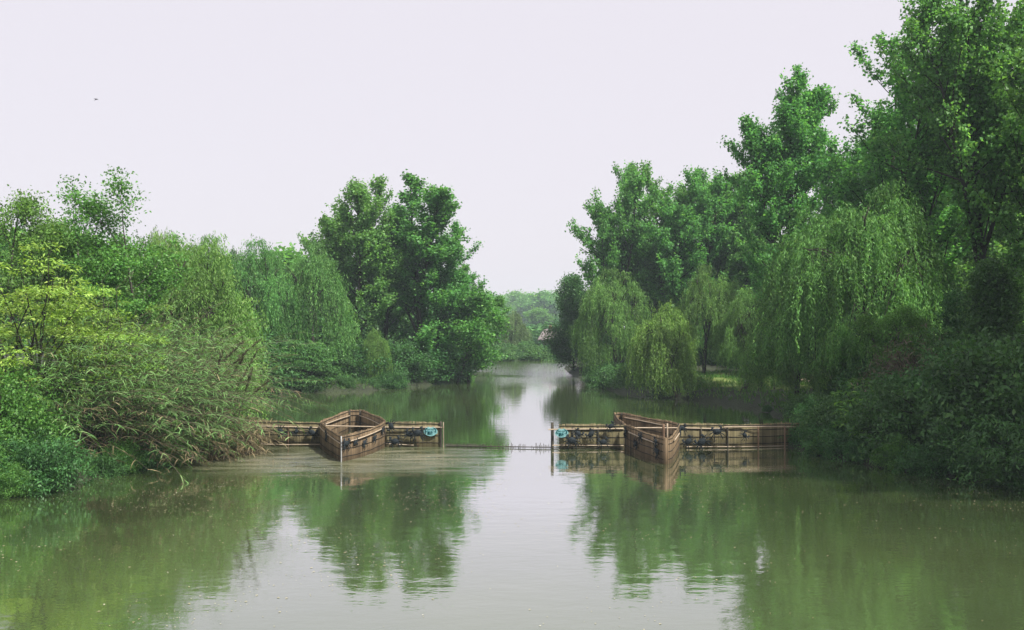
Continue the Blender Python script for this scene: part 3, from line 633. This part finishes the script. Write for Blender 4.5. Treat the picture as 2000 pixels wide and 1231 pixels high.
# ------------------------------------------------------------------ bamboo screens and traps
M['slat'] = solid_mat('bamboo_slats', (.045, .038, .020), (.125, .108, .056), 2.6, .8, (1, 1, .12), .35, .2, (.20, .165, .095))
M['slat_brown'] = solid_mat('brown_bamboo_slats', (.050, .036, .022), (.135, .095, .056), 2.4, .8, (1, 1, .12), .38, .2, (.225, .165, .10))
M['pole'] = solid_mat('pale_bamboo_pole', (.29, .23, .165), (.46, .375, .285), 5, .6, (1, 1, 1), 0, .1)
M['pole_white'] = solid_mat('weathered_white_pole', (.26, .265, .27), (.38, .385, .385), 5, .6)
M['tan_pole'] = solid_mat('tan_bamboo_pole', (.2, .155, .11), (.34, .27, .2), 5, .6)
M['post'] = solid_mat('dark_wet_post', (.020, .020, .017), (.070, .062, .045), 4, .85, (2, 2, .5))
M['post_brown'] = solid_mat('brown_post', (.09, .055, .035), (.2, .13, .085), 4, .8, (2, 2, .5))
M['lace'] = solid_mat('dark_lacing', (.015, .013, .01), (.03, .026, .02), 8, .9)
def bez(a, b, c, n=12):
    t = np.linspace(0, 1, n)[:, None]; a, b, c = map(lambda v: np.array(v, float), (a, b, c))
    return a * (1 - t) ** 2 + 2 * b * t * (1 - t) + c * t * t
def slat_wall(plan, h0, h1, rng, step=.032):
    """vertical split-bamboo slats along a plan line (x, y); heights run from h0 to h1"""
    G, Lc = Geo(), Geo(); P, s = resample(plan, step)
    T = norm(np.gradient(P, axis=0)); tot = s[-1]
    for i in range(len(P)):
        u = s[i] / tot; h = h0 + (h1 - h0) * u + rng.normal(0, .012) + .02 * math.sin(s[i] * 1.9) + (rng.uniform(-.06, .05) if rng.uniform() < .08 else 0)
        t = np.array([T[i, 0], T[i, 1], 0]); n = np.array([-t[1], t[0], 0])
        zb = -.45; G.box((P[i, 0], P[i, 1], (h + zb) / 2), (.029, .012 + rng.uniform(0, .008), h - zb), (t, n, (0, 0, 1)))
    for f in (.17, .46, .75, .93):
        pts = np.array([(P[i, 0], P[i, 1], f * (h0 + (h1 - h0) * s[i] / tot) + .008 * math.sin(s[i] * 5)) for i in range(0, len(P), 6)] + [(P[-1, 0], P[-1, 1], f * h1)])
        tt = norm(np.gradient(pts, axis=0)); nn = np.stack([-tt[:, 1], tt[:, 0], 0 * tt[:, 0]], 1)
        for sd in (-1, 1): Lc.tube(pts + nn * .014 * sd, .013, 4)
    return G, Lc
def pole(pts, r, mat, name, parent, ext=0):
    pts = np.array(pts, float)
    G = Geo(); n = max(6, len(pts) * 3)
    s = np.linspace(0, 1, n); seg = np.linspace(0, 1, len(pts)); p = np.stack([np.interp(s, seg, pts[:, i]) for i in range(3)], 1)
    G.tube(p, r * (1 - .15 * s), 8); return link(name, G.mesh(name, mat, True), parent)
def post(x, y, h, r, mat, parent, name='post', tilt=(0, 0), z0=-.9):
    return pole([(x, y, z0), (x + tilt[0] * .5, y + tilt[1] * .5, (h + z0) / 2), (x + tilt[0], y + tilt[1], h)], r, mat, name, parent)

yF = 37.65
# left screen: two runs either side of the trap
rngf = np.random.default_rng(8)
fl = empty('bamboo_screen', (0, 0, 0)); tag(fl, 'bamboo slat screen running from the reeds to the left side of the gap', 'fence')
def run(plan, h0, h1, mat, parent):
    G, Lc = slat_wall(plan, h0, h1, rngf); w = link('slat_panel', G.mesh('slat_panel', mat), parent); link('lacing', Lc.mesh('lacing', M['lace'], True), w); return w
run([(-10.3, 38.1), (-8.6, 37.95), (-7.16, 37.75)], .97, .93, M['slat'], fl)
run([(-4.78, 37.7), (-2.66, yF)], .94, .93, M['slat'], fl)
of = .045
pole([(-10.2, 38.05 - of, .76), (-8.6, 37.9 - of, .74), (-7.2, 37.7 - of, .72)], .026, M['pole'], 'rail', fl)
pole([(-9.7, 38.0 - of, .07), (-8.5, 37.88 - of, .06), (-7.2, 37.72 - of, .09)], .02, M['pole'], 'rail', fl)
pole([(-4.75, 37.62 - of, .75), (-3.6, 37.62 - of, .74), (-2.56, yF - of, .745)], .026, M['pole'], 'rail', fl)
pole([(-4.75, 37.66 - of, .12), (-3.7, 37.64 - of, .07)], .02, M['pole'], 'rail', fl)
post(-9.95, 38.12, .95, .035, M['post'], fl); post(-8.5, 37.9, .8, .03, M['post_brown'], fl)
post(-3.55, yF + .04, .92, .035, M['post_brown'], fl); post(-2.68, yF - .03, .96, .05, M['post'], fl, 'end_post'); post(-2.58, yF - .09, .94, .02, M['tan_pole'], fl, 'end_pole')
# right screen
fr_ = empty('bamboo_screen', (0, 0, 0)); tag(fr_, 'bamboo slat screen running from the right side of the gap to the right bank', 'fence')
yR = 37.1
def ry(x): return 37.1 + .03 * (x - 1.5)
run([(1.75, ry(1.7)), (4.2, ry(4.2))], .90, .90, M['slat'], fr_)
run([(6.15, ry(6.1)), (8.5, ry(8.5)), (10.9, 37.9)], .92, .88, M['slat'], fr_)
pole([(1.35, ry(1.3) - of, .715), (2.8, ry(2.8) - of, .725), (4.15, ry(4.1) - of, .74)], .026, M['pole'], 'rail', fr_)
pole([(1.5, ry(1.5) - of, .13), (2.8, ry(2.8) - of, .12), (4.15, ry(4.1) - of, .11)], .02, M['pole'], 'rail', fr_)
pole([(1.5, ry(1.5) - of - .02, .035), (4.15, ry(4.1) - of - .02, .02)], .018, M['post'], 'rail', fr_)
pole([(4.0, ry(4.2) + .05, .76), (5.9, ry(5.9), .76), (7.4, ry(7.4) - of, .73), (8.0, ry(8) - of, .74)], .024, M['pole'], 'rail', fr_)
pole([(7.9, ry(7.9) - of - .03, .79), (9.2, 37.35 - of, .8), (10.7, 37.75 - of, .76)], .022, M['pole'], 'rail', fr_)
pole([(6.5, ry(6.5) - of, .055), (8.6, ry(8.6) - of, .05), (10.6, 37.72 - of, .04)], .018, M['pole'], 'rail', fr_)
post(1.5, yR, .97, .062, M['post'], fr_, 'end_post')
for x in (2.25, 3.2, 7.05, 8.05, 9.2, 10.2): post(x, ry(x) - .035, .80, .034, M['post_brown'] if x > 9 else M['post'], fr_)

def trap(name, label, walls, rails, posts):
    o = empty(name, (0, 0, 0)); tag(o, label, 'fish trap')
    for plan, h0, h1 in walls:
        G, Lc = slat_wall(plan, h0, h1, rngf); w = link('wall', G.mesh('trap_wall', M['slat_brown']), o); link('lacing', Lc.mesh('lacing', M['lace'], True), w)
    for pts, r, m in rails: pole(pts, r, M[m], 'rail', o)
    for x, y, h, r, m in posts: post(x, y, h, r, M[m], o)
    return o
# left trap: a boat-shaped pen, prow towards the viewer
LP, LL, LR, LB1, LB2 = (-5.72, 33.5), (-7.2, 37.5), (-4.78, 37.4), (-7.05, 43.2), (-6.55, 43.2)
wl1 = bez(LL, (-6.6, 35.6), LP); wr1 = bez(LP, (-5.05, 34.7), LR); wb1 = bez(LL, (-7.2, 40.3), LB1); wb2 = bez(LB2, (-5.6, 40.9), (-4.82, 38.0))
def lift(w, z, nx, ny): return [(x + nx, y + ny, z0) for (x, y), z0 in zip(w, np.linspace(*z, len(w)))]
trap('bamboo_trap', 'boat-shaped brown bamboo trap with a pale white prow pole in the left screen',
     [(wl1, .97, .86), (wr1, .86, .97), (wb1, .97, .93), ([LB1, LB2], .93, .93), (wb2, .93, .97)],
     [(lift(wl1, (.80, .62), -.05, -.03), .022, 'pole'), (lift(wr1[1:], (.64, .78), .045, -.05), .024, 'pole'), (lift(wb1[1:], (.80, .70), .06, -.03), .022, 'pole'), (lift(wb2[:-2], (.70, .72), -.06, -.05), .022, 'pole'),
      ([(-7.1, 37.42, .82), (-6, 37.4, .80), (-4.85, 37.4, .78)], .022, 'pole')],
     [(LP[0], LP[1] - .05, .86, .026, 'pole_white'), (-7.0, 37.35, .93, .04, 'post'), (-6.55, 35.8, .8, .035, 'post'), (-4.95, 37.1, .86, .045, 'post_brown'), (-7.0, 43.05, .97, .04, 'post'), (-6.55, 43.05, .93, .05, 'post'), (-7.2, 40.3, .9, .03, 'pole')])
# right trap
RP, RP2, RL, RR, RB, RB2 = (5.0, 32.9), (5.35, 33.4), (4.17, 37.0), (6.2, 37.0), (4.28, 41.8), (4.6, 42.2)
w1_ = bez(RL, (4.45, 35.2), RP); w2_ = bez(RP, (5.15, 32.75), RP2, 6); w3_ = bez(RP2, (5.8, 35.2), RR); w4_ = bez(RB2, (5.5, 39.9), (6.3, 37.4)); w5_ = bez(RB, (4.15, 39.5), (4.17, 37.3)); w6_ = bez(RB, (4.35, 42.2), RB2, 6)
trap('bamboo_trap', 'brown bamboo trap with a blunt prow and curled back edge in the right screen',
     [(w1_, .93, .86), (w2_, .86, .86), (w3_, .86, .90), (w4_, .90, .90), (w5_, .92, .93), (w6_, .92, .90)],
     [(lift(w1_[2:-1], (.70, .62), -.05, -.04), .026, 'pole'), (lift(w3_[1:-3], (.70, .70), .055, -.05), .024, 'pole'), (lift(w4_[1:-2], (.74, .72), -.05, -.06), .02, 'pole')],
     [(5.08, 33.0, .84, .045, 'post_brown'), (5.6, 36.9, .93, .055, 'post_brown'), (5.75, 36.95, .95, .035, 'pole'), (4.2, 36.8, .9, .035, 'post'), (4.62, 42.05, .9, .035, 'post'), (6.12, 36.7, .88, .04, 'post')])

# low sill of sunk slats across the gap
G = Geo(); x = -2.5
while x < 1.42:
    y = yF - (x + 2.5) / 3.95 * .5 + rngf.normal(0, .02)
    full = x < -1.0
    h = rngf.uniform(.09, .15) if full else rngf.uniform(.05, .21)
    if full or rngf.uniform() < .8: G.box((x, y, h / 2 - .15), (rngf.uniform(.012, .024), .014, h + .3))
    x += .03 if full else rngf.uniform(.03, .075)
ss = link('sunken_screen', G.mesh('sunken_screen', M['post']))
pole([(-2.5, yF - .03, .05), (-1, yF - .22, .04), (1.45, yF - .53, .05)], .02, M['post'], 'rope', ss)
tag(ss, 'row of slat tips just breaking the water across the gap between the screens', 'fence')

# ------------------------------------------------------------------ dark crab figures on the screens
M['crab'] = solid_mat('dark_crab_shell', (.005, .009, .012), (.014, .022, .028), 9, .75)
def crab_parts():
    sh = Geo(); n = 12
    for lev, (r, z) in enumerate([(.55, 0), (1.0, .02), (.92, .06), (.45, .095)]):
        th = np.arange(n) * 2 * math.pi / n
        ring = np.stack([.18 * r * np.cos(th) * (1 + .08 * np.cos(2 * th)), .14 * r * np.sin(th), np.full(n, z)], 1); sh.v.append(ring)
    q = [(l * n + j, l * n + (j + 1) % n, (l + 1) * n + (j + 1) % n, (l + 1) * n + j) for l in range(3) for j in range(n)]
    q += [(3 * n, 3 * n + j, 3 * n + j + 1, 3 * n + j + 2) for j in range(1, n - 2, 2)]
    sh.q.append(np.array(q)); sh.n = 4 * n
    shell = sh.mesh('crab_shell', M['crab'], True); claws, legs = [], []
    for s in (-1, 1):
        G = Geo(); G.tube([(s * .12, .08, .03), (s * .2, .11, .05), (s * .2, .16, .06)], [.03, .034, .036], 6)
        G.tube([(s * .2, .14, .06), (s * .17, .2, .06), (s * .11, .24, .05)], [.045, .045, .008], 6); G.tube([(s * .21, .17, .06), (s * .215, .22, .06), (s * .165, .26, .05)], [.025, .022, .006], 6)
        claws.append(G.mesh('crab_claw', M['crab'], True))
        for k in range(4):
            a = R(28 - 32 * k); c, d = math.cos(a), math.sin(a)
            G = Geo(); p0 = np.array([s * .15 * (1 - .08 * k), .05 - .055 * k, .03]); p1 = p0 + (s * .11 * c, .11 * d, .05); p2 = p1 + (s * .08 * c, .08 * d - .03, -.02); p3 = p2 + (s * .03 * c, .03 * d - .05, -.05)
            G.tube([p0, p1, p2, p3], [.024, .023, .018, .007], 5); legs.append(G.mesh('crab_leg', M['crab'], True))
    return shell, claws, legs
CR = crab_parts()
def crab(px, py, d, ang, size, label, face=0.0, group='crab figures on the bamboo screens'):
    o = empty('crab_figure', (X(px, d), d - .035, Z(py, d)))
    o.rotation_euler = (R(90), R(ang), R(face)); o.rotation_mode = 'XYZ'
    from mathutils import Matrix
    m = Matrix.Rotation(R(face), 4, 'Z') @ Matrix.Rotation(R(90), 4, 'X') @ Matrix.Rotation(R(ang), 4, 'Z')
    o.rotation_euler = m.to_euler(); o.scale = (size * .72,) * 3
    link('shell', CR[0], o)
    for c in CR[1]: link('claw', c, o)
    for c in CR[2]: link('leg', c, o)
    tag(o, label, 'crab figure', group)
crabs = [
 (549, 843, 37.8, 120, 1.0, 'dark crab figure nearest the reeds on the left screen'), (579, 843, 37.75, 60, .8, 'smallest dark crab figure between two others on the left screen'),
 (610, 845, 37.7, -30, 1.1, 'dark crab figure close to the left flank of the left trap'),
 (764, 832, 37.5, 100, 1.0, 'dark crab figure straddling the top rail just right of the left trap'), (772, 862, 37.55, 10, 1.15, 'large dark crab figure low by the waterline right of the left trap'),
 (800, 848, 37.55, -20, 1.0, 'dark crab figure left of the tall one near the turquoise sign'), (816, 845, 37.5, 5, 1.25, 'tall dark crab figure beside the turquoise sign of the left screen'),
 (1117, 860, 36.95, 0, 1.25, 'large dark crab figure at the waterline right of the turquoise sign'), (1129, 847, 37.0, -40, 1.0, 'dark crab figure under the top rail, nearest the right turquoise sign'),
 (1154, 848, 37.0, 50, 1.0, 'dark crab figure in the middle of the short right panel'), (1178, 863, 36.95, 15, 1.0, 'dark crab figure low on the post of the short right panel'),
 (1193, 832, 37.0, 30, .85, 'dark crab figure on the top rail by the curled back of the right trap'),
 (1331, 836, 37.0, 0, .95, 'dark crab figure on the top rail right of the right trap'), (1344, 862, 37.05, 35, 1.1, 'dark crab figure low beside the right trap, left of a similar pair mate'),
 (1370, 863, 37.05, 40, 1.3, 'biggest dark crab figure low on the long right panel'), (1400, 843, 37.1, 10, 1.2, 'dark crab figure hanging from the top rail of the long right panel'),
 (1454, 850, 37.1, -60, .8, 'small dark crab figure alone toward the bank on the long right panel')]
for c in crabs: crab(*c[:5], c[5])
def on_wall(w, t, z, off, ang, size, label, flip=1):
    w = np.array(w); p, d = at(w, t); n = np.array([d[1], -d[0]]) * flip
    face = math.degrees(math.atan2(n[0], -n[1]))
    q = p + n * off; dd = q[1]; crab(1000 + q[0] / dd * F, YH + (H - z) / dd * F, dd + .035, ang, size, label, face, 'crab figures on the bamboo traps')
on_wall(wr1, .06, .60, .05, 0, 1.0, 'dark crab figure beside the white prow pole of the left trap'); on_wall(wr1, .25, .58, .05, 180, .7, 'small dark crab figure hanging under the curved rail of the left trap')
on_wall(wr1, .45, .48, .05, 20, .8, 'dark crab figure lowest on the curved wall of the left trap'); on_wall(wr1, .68, .55, .05, -20, .8, 'dark crab figure on the right half of the curved wall of the left trap')
on_wall(wr1, .9, .72, .06, 10, .8, 'dark crab figure on the curved rail near the right corner of the left trap'); on_wall(wl1, .5, .66, .05, 90, .9, 'dark crab figure on the shaded left wall of the left trap', 1)
on_wall(w1_, .1, .68, .05, 80, .9, 'dark crab figure at the left corner of the right trap'); on_wall(w1_, .42, .38, .05, 170, .9, 'dark crab figure low on the long wall of the right trap')
on_wall(w1_, .55, .70, .06, 15, .85, 'dark crab figure straddling the rail of the right trap'); on_wall(w1_, .88, .68, .05, -30, .8, 'dark crab figure under the top edge near the prow of the right trap')
on_wall(w1_, .9, .38, .05, -35, 1.0, 'dark crab figure with raised claw low at the prow of the right trap'); on_wall(w3_, .75, .76, .05, 0, .8, 'dark crab figure on the shaded short side of the right trap')

# ------------------------------------------------------------------ turquoise crab-shaped signs
M['sign_pale'] = solid_mat('pale_turquoise_board', (.13, .33, .35), (.24, .46, .48), 12, .5)
M['sign_dark'] = solid_mat('dark_teal_paint', (.008, .10, .12), (.014, .13, .15), 12, .5)
def outline_prism(pts, y0, y1):
    bmesh_pts = np.array(pts, float); n = len(bmesh_pts); me = bpy.data.meshes.new('sign_board')
    v = [(x, y0, z) for x, z in pts] + [(x, y1, z) for x, z in pts]
    f = [tuple(range(n)), tuple(range(2 * n - 1, n - 1, -1))] + [(i, n + i, n + (i + 1) % n, (i + 1) % n) for i in range(n)]
    me.from_pydata(v, [], f); me.update(); return me
def sign(px, py, d, label, s=1.0):
    o = empty('crab_sign', (X(px, d), d, Z(py, d)), 0, s)
    # oval body with jagged leg fringe and two raised claws
    pts = []
    for k in range(48):
        a = 2 * math.pi * k / 48; r = 1.0
        c, sn = math.cos(a), math.sin(a)
        if -.55 < sn < .35 and k % 2: r = 1.2
        if sn > .35: r = 1.0 + .10 * (k % 2)
        if abs(c) < .22 and sn > 0: r = .86
        pts.append((.235 * c * r, .175 * sn * r))
    b = outline_prism(pts, -.012, .012); b.materials.append(M['sign_pale']); link('board', b, o)
    G = Geo()
    def bar(x0, z0, x1, z1, w=.025):
        a = np.array([x0, -.017, z0]); c = np.array([x1, -.017, z1]); t = norm(c - a); n = np.array([-t[2], 0, t[0]])
        G.box((a + c) / 2, (np.linalg.norm(c - a) + w * .6, .006, w), (t, (0, 1, 0), n))
    # the character: rice in an open box, then the axe
    k = .74; ox, oz = -.012, -.045
    S = [(-.125, .075, -.125, -.085), (-.125, -.085, -.005, -.085), (-.062, .09, -.062, -.06), (-.11, .012, -.015, .012), (-.1, .065, -.078, .032), (-.024, .065, -.046, .032), (-.062, .008, -.105, -.05), (-.062, .008, -.02, -.05),
         (.115, .09, .04, .068), (.034, .07, .03, -.02), (.03, -.02, .008, -.09), (.034, .012, .13, .012), (.088, .012, .088, -.095)]
    for a in S: bar(a[0] * k + ox, a[1] * k + oz, a[2] * k + ox, a[3] * k + oz)
    link('character', G.mesh('character', M['sign_dark']), o)
    G = Geo()                                                    # the drawn claws and eyes above
    for sx in (-1, 1):
        arc = [(.115, .135), (.165, .11), (.19, .06), (.192, .01), (.175, -.03)]
        for (a, b_), (c, d_) in zip(arc, arc[1:]): bar(sx * a, b_, sx * c, d_, .036)
        bar(sx * .045, .088, sx * .095, .07, .02); bar(sx * .045, .088, sx * .02, .066, .018); bar(sx * .15, .1, sx * .1, .05, .014); bar(sx * .17, .01, sx * .12, .0, .014)
    link('emblem', G.mesh('emblem', M['sign_dark']), o)
    tag(o, label, 'sign', 'turquoise crab signs')
sign(841, 843, 37.56, 'turquoise crab-shaped sign on the end of the left screen'); sign(1097, 846, 36.95, 'turquoise crab-shaped sign on the end of the right screen', .95)

# ------------------------------------------------------------------ small things
# stump with a pale top on the lawn
d = 60.5; o = empty('tree_stump', (X(1455, d), d, gz(X(1455, d), d)))
G = Geo(); G.tube([(0, 0, -.1), (.01, 0, .2), (.06, .02, .45), (.1, .02, .6)], [.26, .2, .2, .17], 10); G.tube([(-.2, .05, -.05), (-.14, .03, .18), (-.05, 0, .34)], [.12, .1, .05], 7); link('wood', G.mesh('stump_wood', M['post'], True), o)
G = Geo(); G.tube([(.1, .02, .595), (.105, .02, .64), (.11, .02, .66)], [.172, .15, .08], 10); M['pale_top'] = solid_mat('pale_cut_wood', (.45, .47, .5), (.62, .64, .66), 8, .8); link('cut_top', G.mesh('cut_top', M['pale_top'], True), o)
tag(o, 'short dark stump with a pale top standing on the sunlit lawn', 'stump')
# thin bare trunks and stakes
for (xa, ya, xb, yb, d, r, l) in [(1512, 760, 1505, 690, 59, .06, 'slim bare trunk leaning left of the thick trunk at the lawn'), (1600, 765, 1592, 640, 57.5, .11, 'bare trunk just right of the thick dark trunk'), (1482, 765, 1494, 660, 60, .13, 'dark trunk at the right end of the lawn'),
                                 (1855, 600, 1820, 420, 49, .1, 'dark leaning trunk crossing the gaps under the tallest poplar')]:
    a = np.array([X(xa, d), d, Z(ya, d)]); b = np.array([X(xb, d), d + .6, Z(yb, d)])
    if a[2] > 1.2: a = a + (a - b) / (b[2] - a[2]) * (a[2] - gz(a[0], a[1]) + .2)
    else: a[2] = gz(a[0], a[1]) - .2
    o = empty('bare_trunk', a); s = np.linspace(0, 1, 8)[:, None]; p = (b - a) * s + np.sin(s * 5) * np.array([.12, 0, 0]); G = Geo(); G.tube(p, np.linspace(r, r * .3, 8), 8); link('trunk', G.mesh('bare_trunk', M['bark'], True), o)
    G = Geo(); G.tube([p[5], p[5] + (.35, .1, .7), p[5] + (.5, .1, 1.5)], [r * .45, r * .3, .015], 6); G.tube([p[6], p[6] + (-.4, 0, .6), p[6] + (-.6, -.1, 1.3)], [r * .4, r * .25, .015], 6); link('branch', G.mesh('bare_branch', M['bark'], True), o)
    tag(o, l, 'tree trunk')
# pale dead sticks
for (xa, ya, xb, yb, d, l) in [(1576, 792, 1560, 766, 52, 'thin pale stick leaning on the slope below the thick trunk'), (1535, 780, 1528, 768, 55, 'short pale stick on the shaded slope')]:
    a = np.array([X(xa, d), d, Z(ya, d)]); a[2] = gz(a[0], d) - .1; b = np.array([X(xb, d), d + .2, Z(yb, d)]); G = Geo(); G.tube([a, (a + b) / 2 + (.02, 0, .02), b], [.02, .018, .012], 6); tag(link('dead_stick', G.mesh('dead_stick', M['pole'], True)), l, 'stick')
# bird
d = 60.; o = empty('bird', (X(188, d), d, Z(194, d)), R(70)); M['bird'] = solid_mat('dark_feathers', (.012, .012, .015), (.03, .03, .035), 20, .7)
G = Geo(); G.tube([(-.13, 0, 0), (-.09, 0, .0), (0, 0, 0), (.06, 0, .01), (.1, 0, .02), (.13, 0, .015)], [.006, .022, .034, .028, .02, .004], 8); G.box((-.15, 0, 0), (.08, .045, .006)); link('body', G.mesh('bird_body', M['bird'], True), o)
for s in (-1, 1):
    G = Geo(); G.strip([(.02, s * .02, .01), (.03, s * .09, -.02), (-.01, s * .16, -.07)], [.07, .075, .015], np.array([1., 0, 0])); w = G.mesh('bird_wing', M['bird']); link('wing', w, o)
tag(o, 'small dark bird flying high in the pale sky at upper left', 'bird')
# far house with a tiled roof
d = 158.; hx = X(1104, d); o = empty('house', (hx, d, gz(hx, d)), R(-12)); M['plaster'] = solid_mat('grey_plaster', (.3, .29, .28), (.4, .39, .37), 2, .9); M['tiles'] = solid_mat('pinkish_roof_tiles', (.13, .11, .11), (.20, .175, .175), 3, .85, (6, 1, 1), 0, .4)
G = Geo(); G.box((0, 0, .6), (6.4, 4.4, 2.0)); link('wall', G.mesh('house_wall', M['plaster']), o)
me = bpy.data.meshes.new('house_roof'); v = [(-3.9, -2.9, 1.45), (3.9, -2.9, 1.45), (3.9, 2.9, 1.45), (-3.9, 2.9, 1.45), (-3.4, 0, 3.1), (3.4, 0, 3.1), (-3.9, -2.9, 1.3), (3.9, -2.9, 1.3), (3.9, 2.9, 1.3), (-3.9, 2.9, 1.3)]
me.from_pydata(v, [], [(0, 1, 5, 4), (2, 3, 4, 5), (1, 2, 5), (3, 0, 4), (6, 9, 8, 7), (0, 6, 7, 1), (1, 7, 8, 2), (2, 8, 9, 3), (3, 9, 6, 0)]); me.materials.append(M['tiles']); rf = link('roof', me, o); G = Geo(); G.box((-2.4, 0, 3.25), (.4, .4, .8)); link('chimney', G.mesh('chimney', M['post_brown']), rf)
tag(o, 'hazy house with a pinkish tiled roof at the end of the channel', 'house')

# ------------------------------------------------------------------ haze, sky, sun, camera
bpy.ops.mesh.primitive_cube_add(size=1, location=(0, 250, 12.5)); hz = bpy.context.active_object; hz.name = 'haze'; hz.scale = (680, 580, 33)
mh, nt, N, lk, out = new_mat('pale_haze'); pv = N('ShaderNodeVolumePrincipled', Density=.0005); pv.inputs['Color'].default_value = (.74, .90, 1.0, 1); lk(pv.outputs[0], out.inputs['Volume'])
hz.data.materials.append(mh); tag(hz, 'thin pale summer haze filling the river valley', 'haze', kind='stuff')

sd = Vector((.46, -.40, .80)).normalized()
L = bpy.data.lights.new('sun', 'SUN'); L.energy = 4.8; L.angle = R(2.5); L.color = (1, .95, .86)
so = bpy.data.objects.new('sun', L); C.objects.link(so); so.rotation_euler = sd.to_track_quat('Z', 'Y').to_euler(); so.location = (30, -10, 60)
w = bpy.data.worlds.new('World'); bpy.context.scene.world = w; w.use_nodes = True; nt = w.node_tree; nt.nodes.clear()
sky = nt.nodes.new('ShaderNodeTexSky'); sky.sky_type = 'NISHITA'; sky.sun_disc = False; sky.sun_elevation = math.asin(sd.z); sky.sun_rotation = math.atan2(sd.x, sd.y); sky.air_density = 1; sky.dust_density = 4; sky.ozone_density = 1
mix = nt.nodes.new('ShaderNodeMixRGB'); mix.inputs[0].default_value = .88; mix.inputs[2].default_value = (5.45, 5.13, 5.50, 1)     # a thin veil of cloud over the whole sky
bg = nt.nodes.new('ShaderNodeBackground'); bg.inputs[1].default_value = .1; ow = nt.nodes.new('ShaderNodeOutputWorld')
nt.links.new(sky.outputs[0], mix.inputs[1]); nt.links.new(mix.outputs[0], bg.inputs[0]); nt.links.new(bg.outputs[0], ow.inputs[0])

cam = bpy.data.cameras.new('camera'); co = bpy.data.objects.new('camera', cam); C.objects.link(co); co.location = (0, 0, H); co.rotation_euler = (R(90), 0, 0)
cam.sensor_width = 36; cam.lens = F / 2000 * 36; cam.shift_y = 24.5 / 2000; cam.clip_end = 2000; cam.clip_start = .1
s = bpy.context.scene; s.camera = co
s.view_settings.view_transform = 'Standard'; s.view_settings.look = 'None'; s.view_settings.exposure = .75; s.view_settings.gamma = 1
s.cycles.use_denoising = True; s.cycles.max_bounces = 8; s.cycles.diffuse_bounces = 3; s.cycles.glossy_bounces = 3; s.cycles.transmission_bounces = 4; s.cycles.volume_bounces = 0; s.cycles.caustics_reflective = False
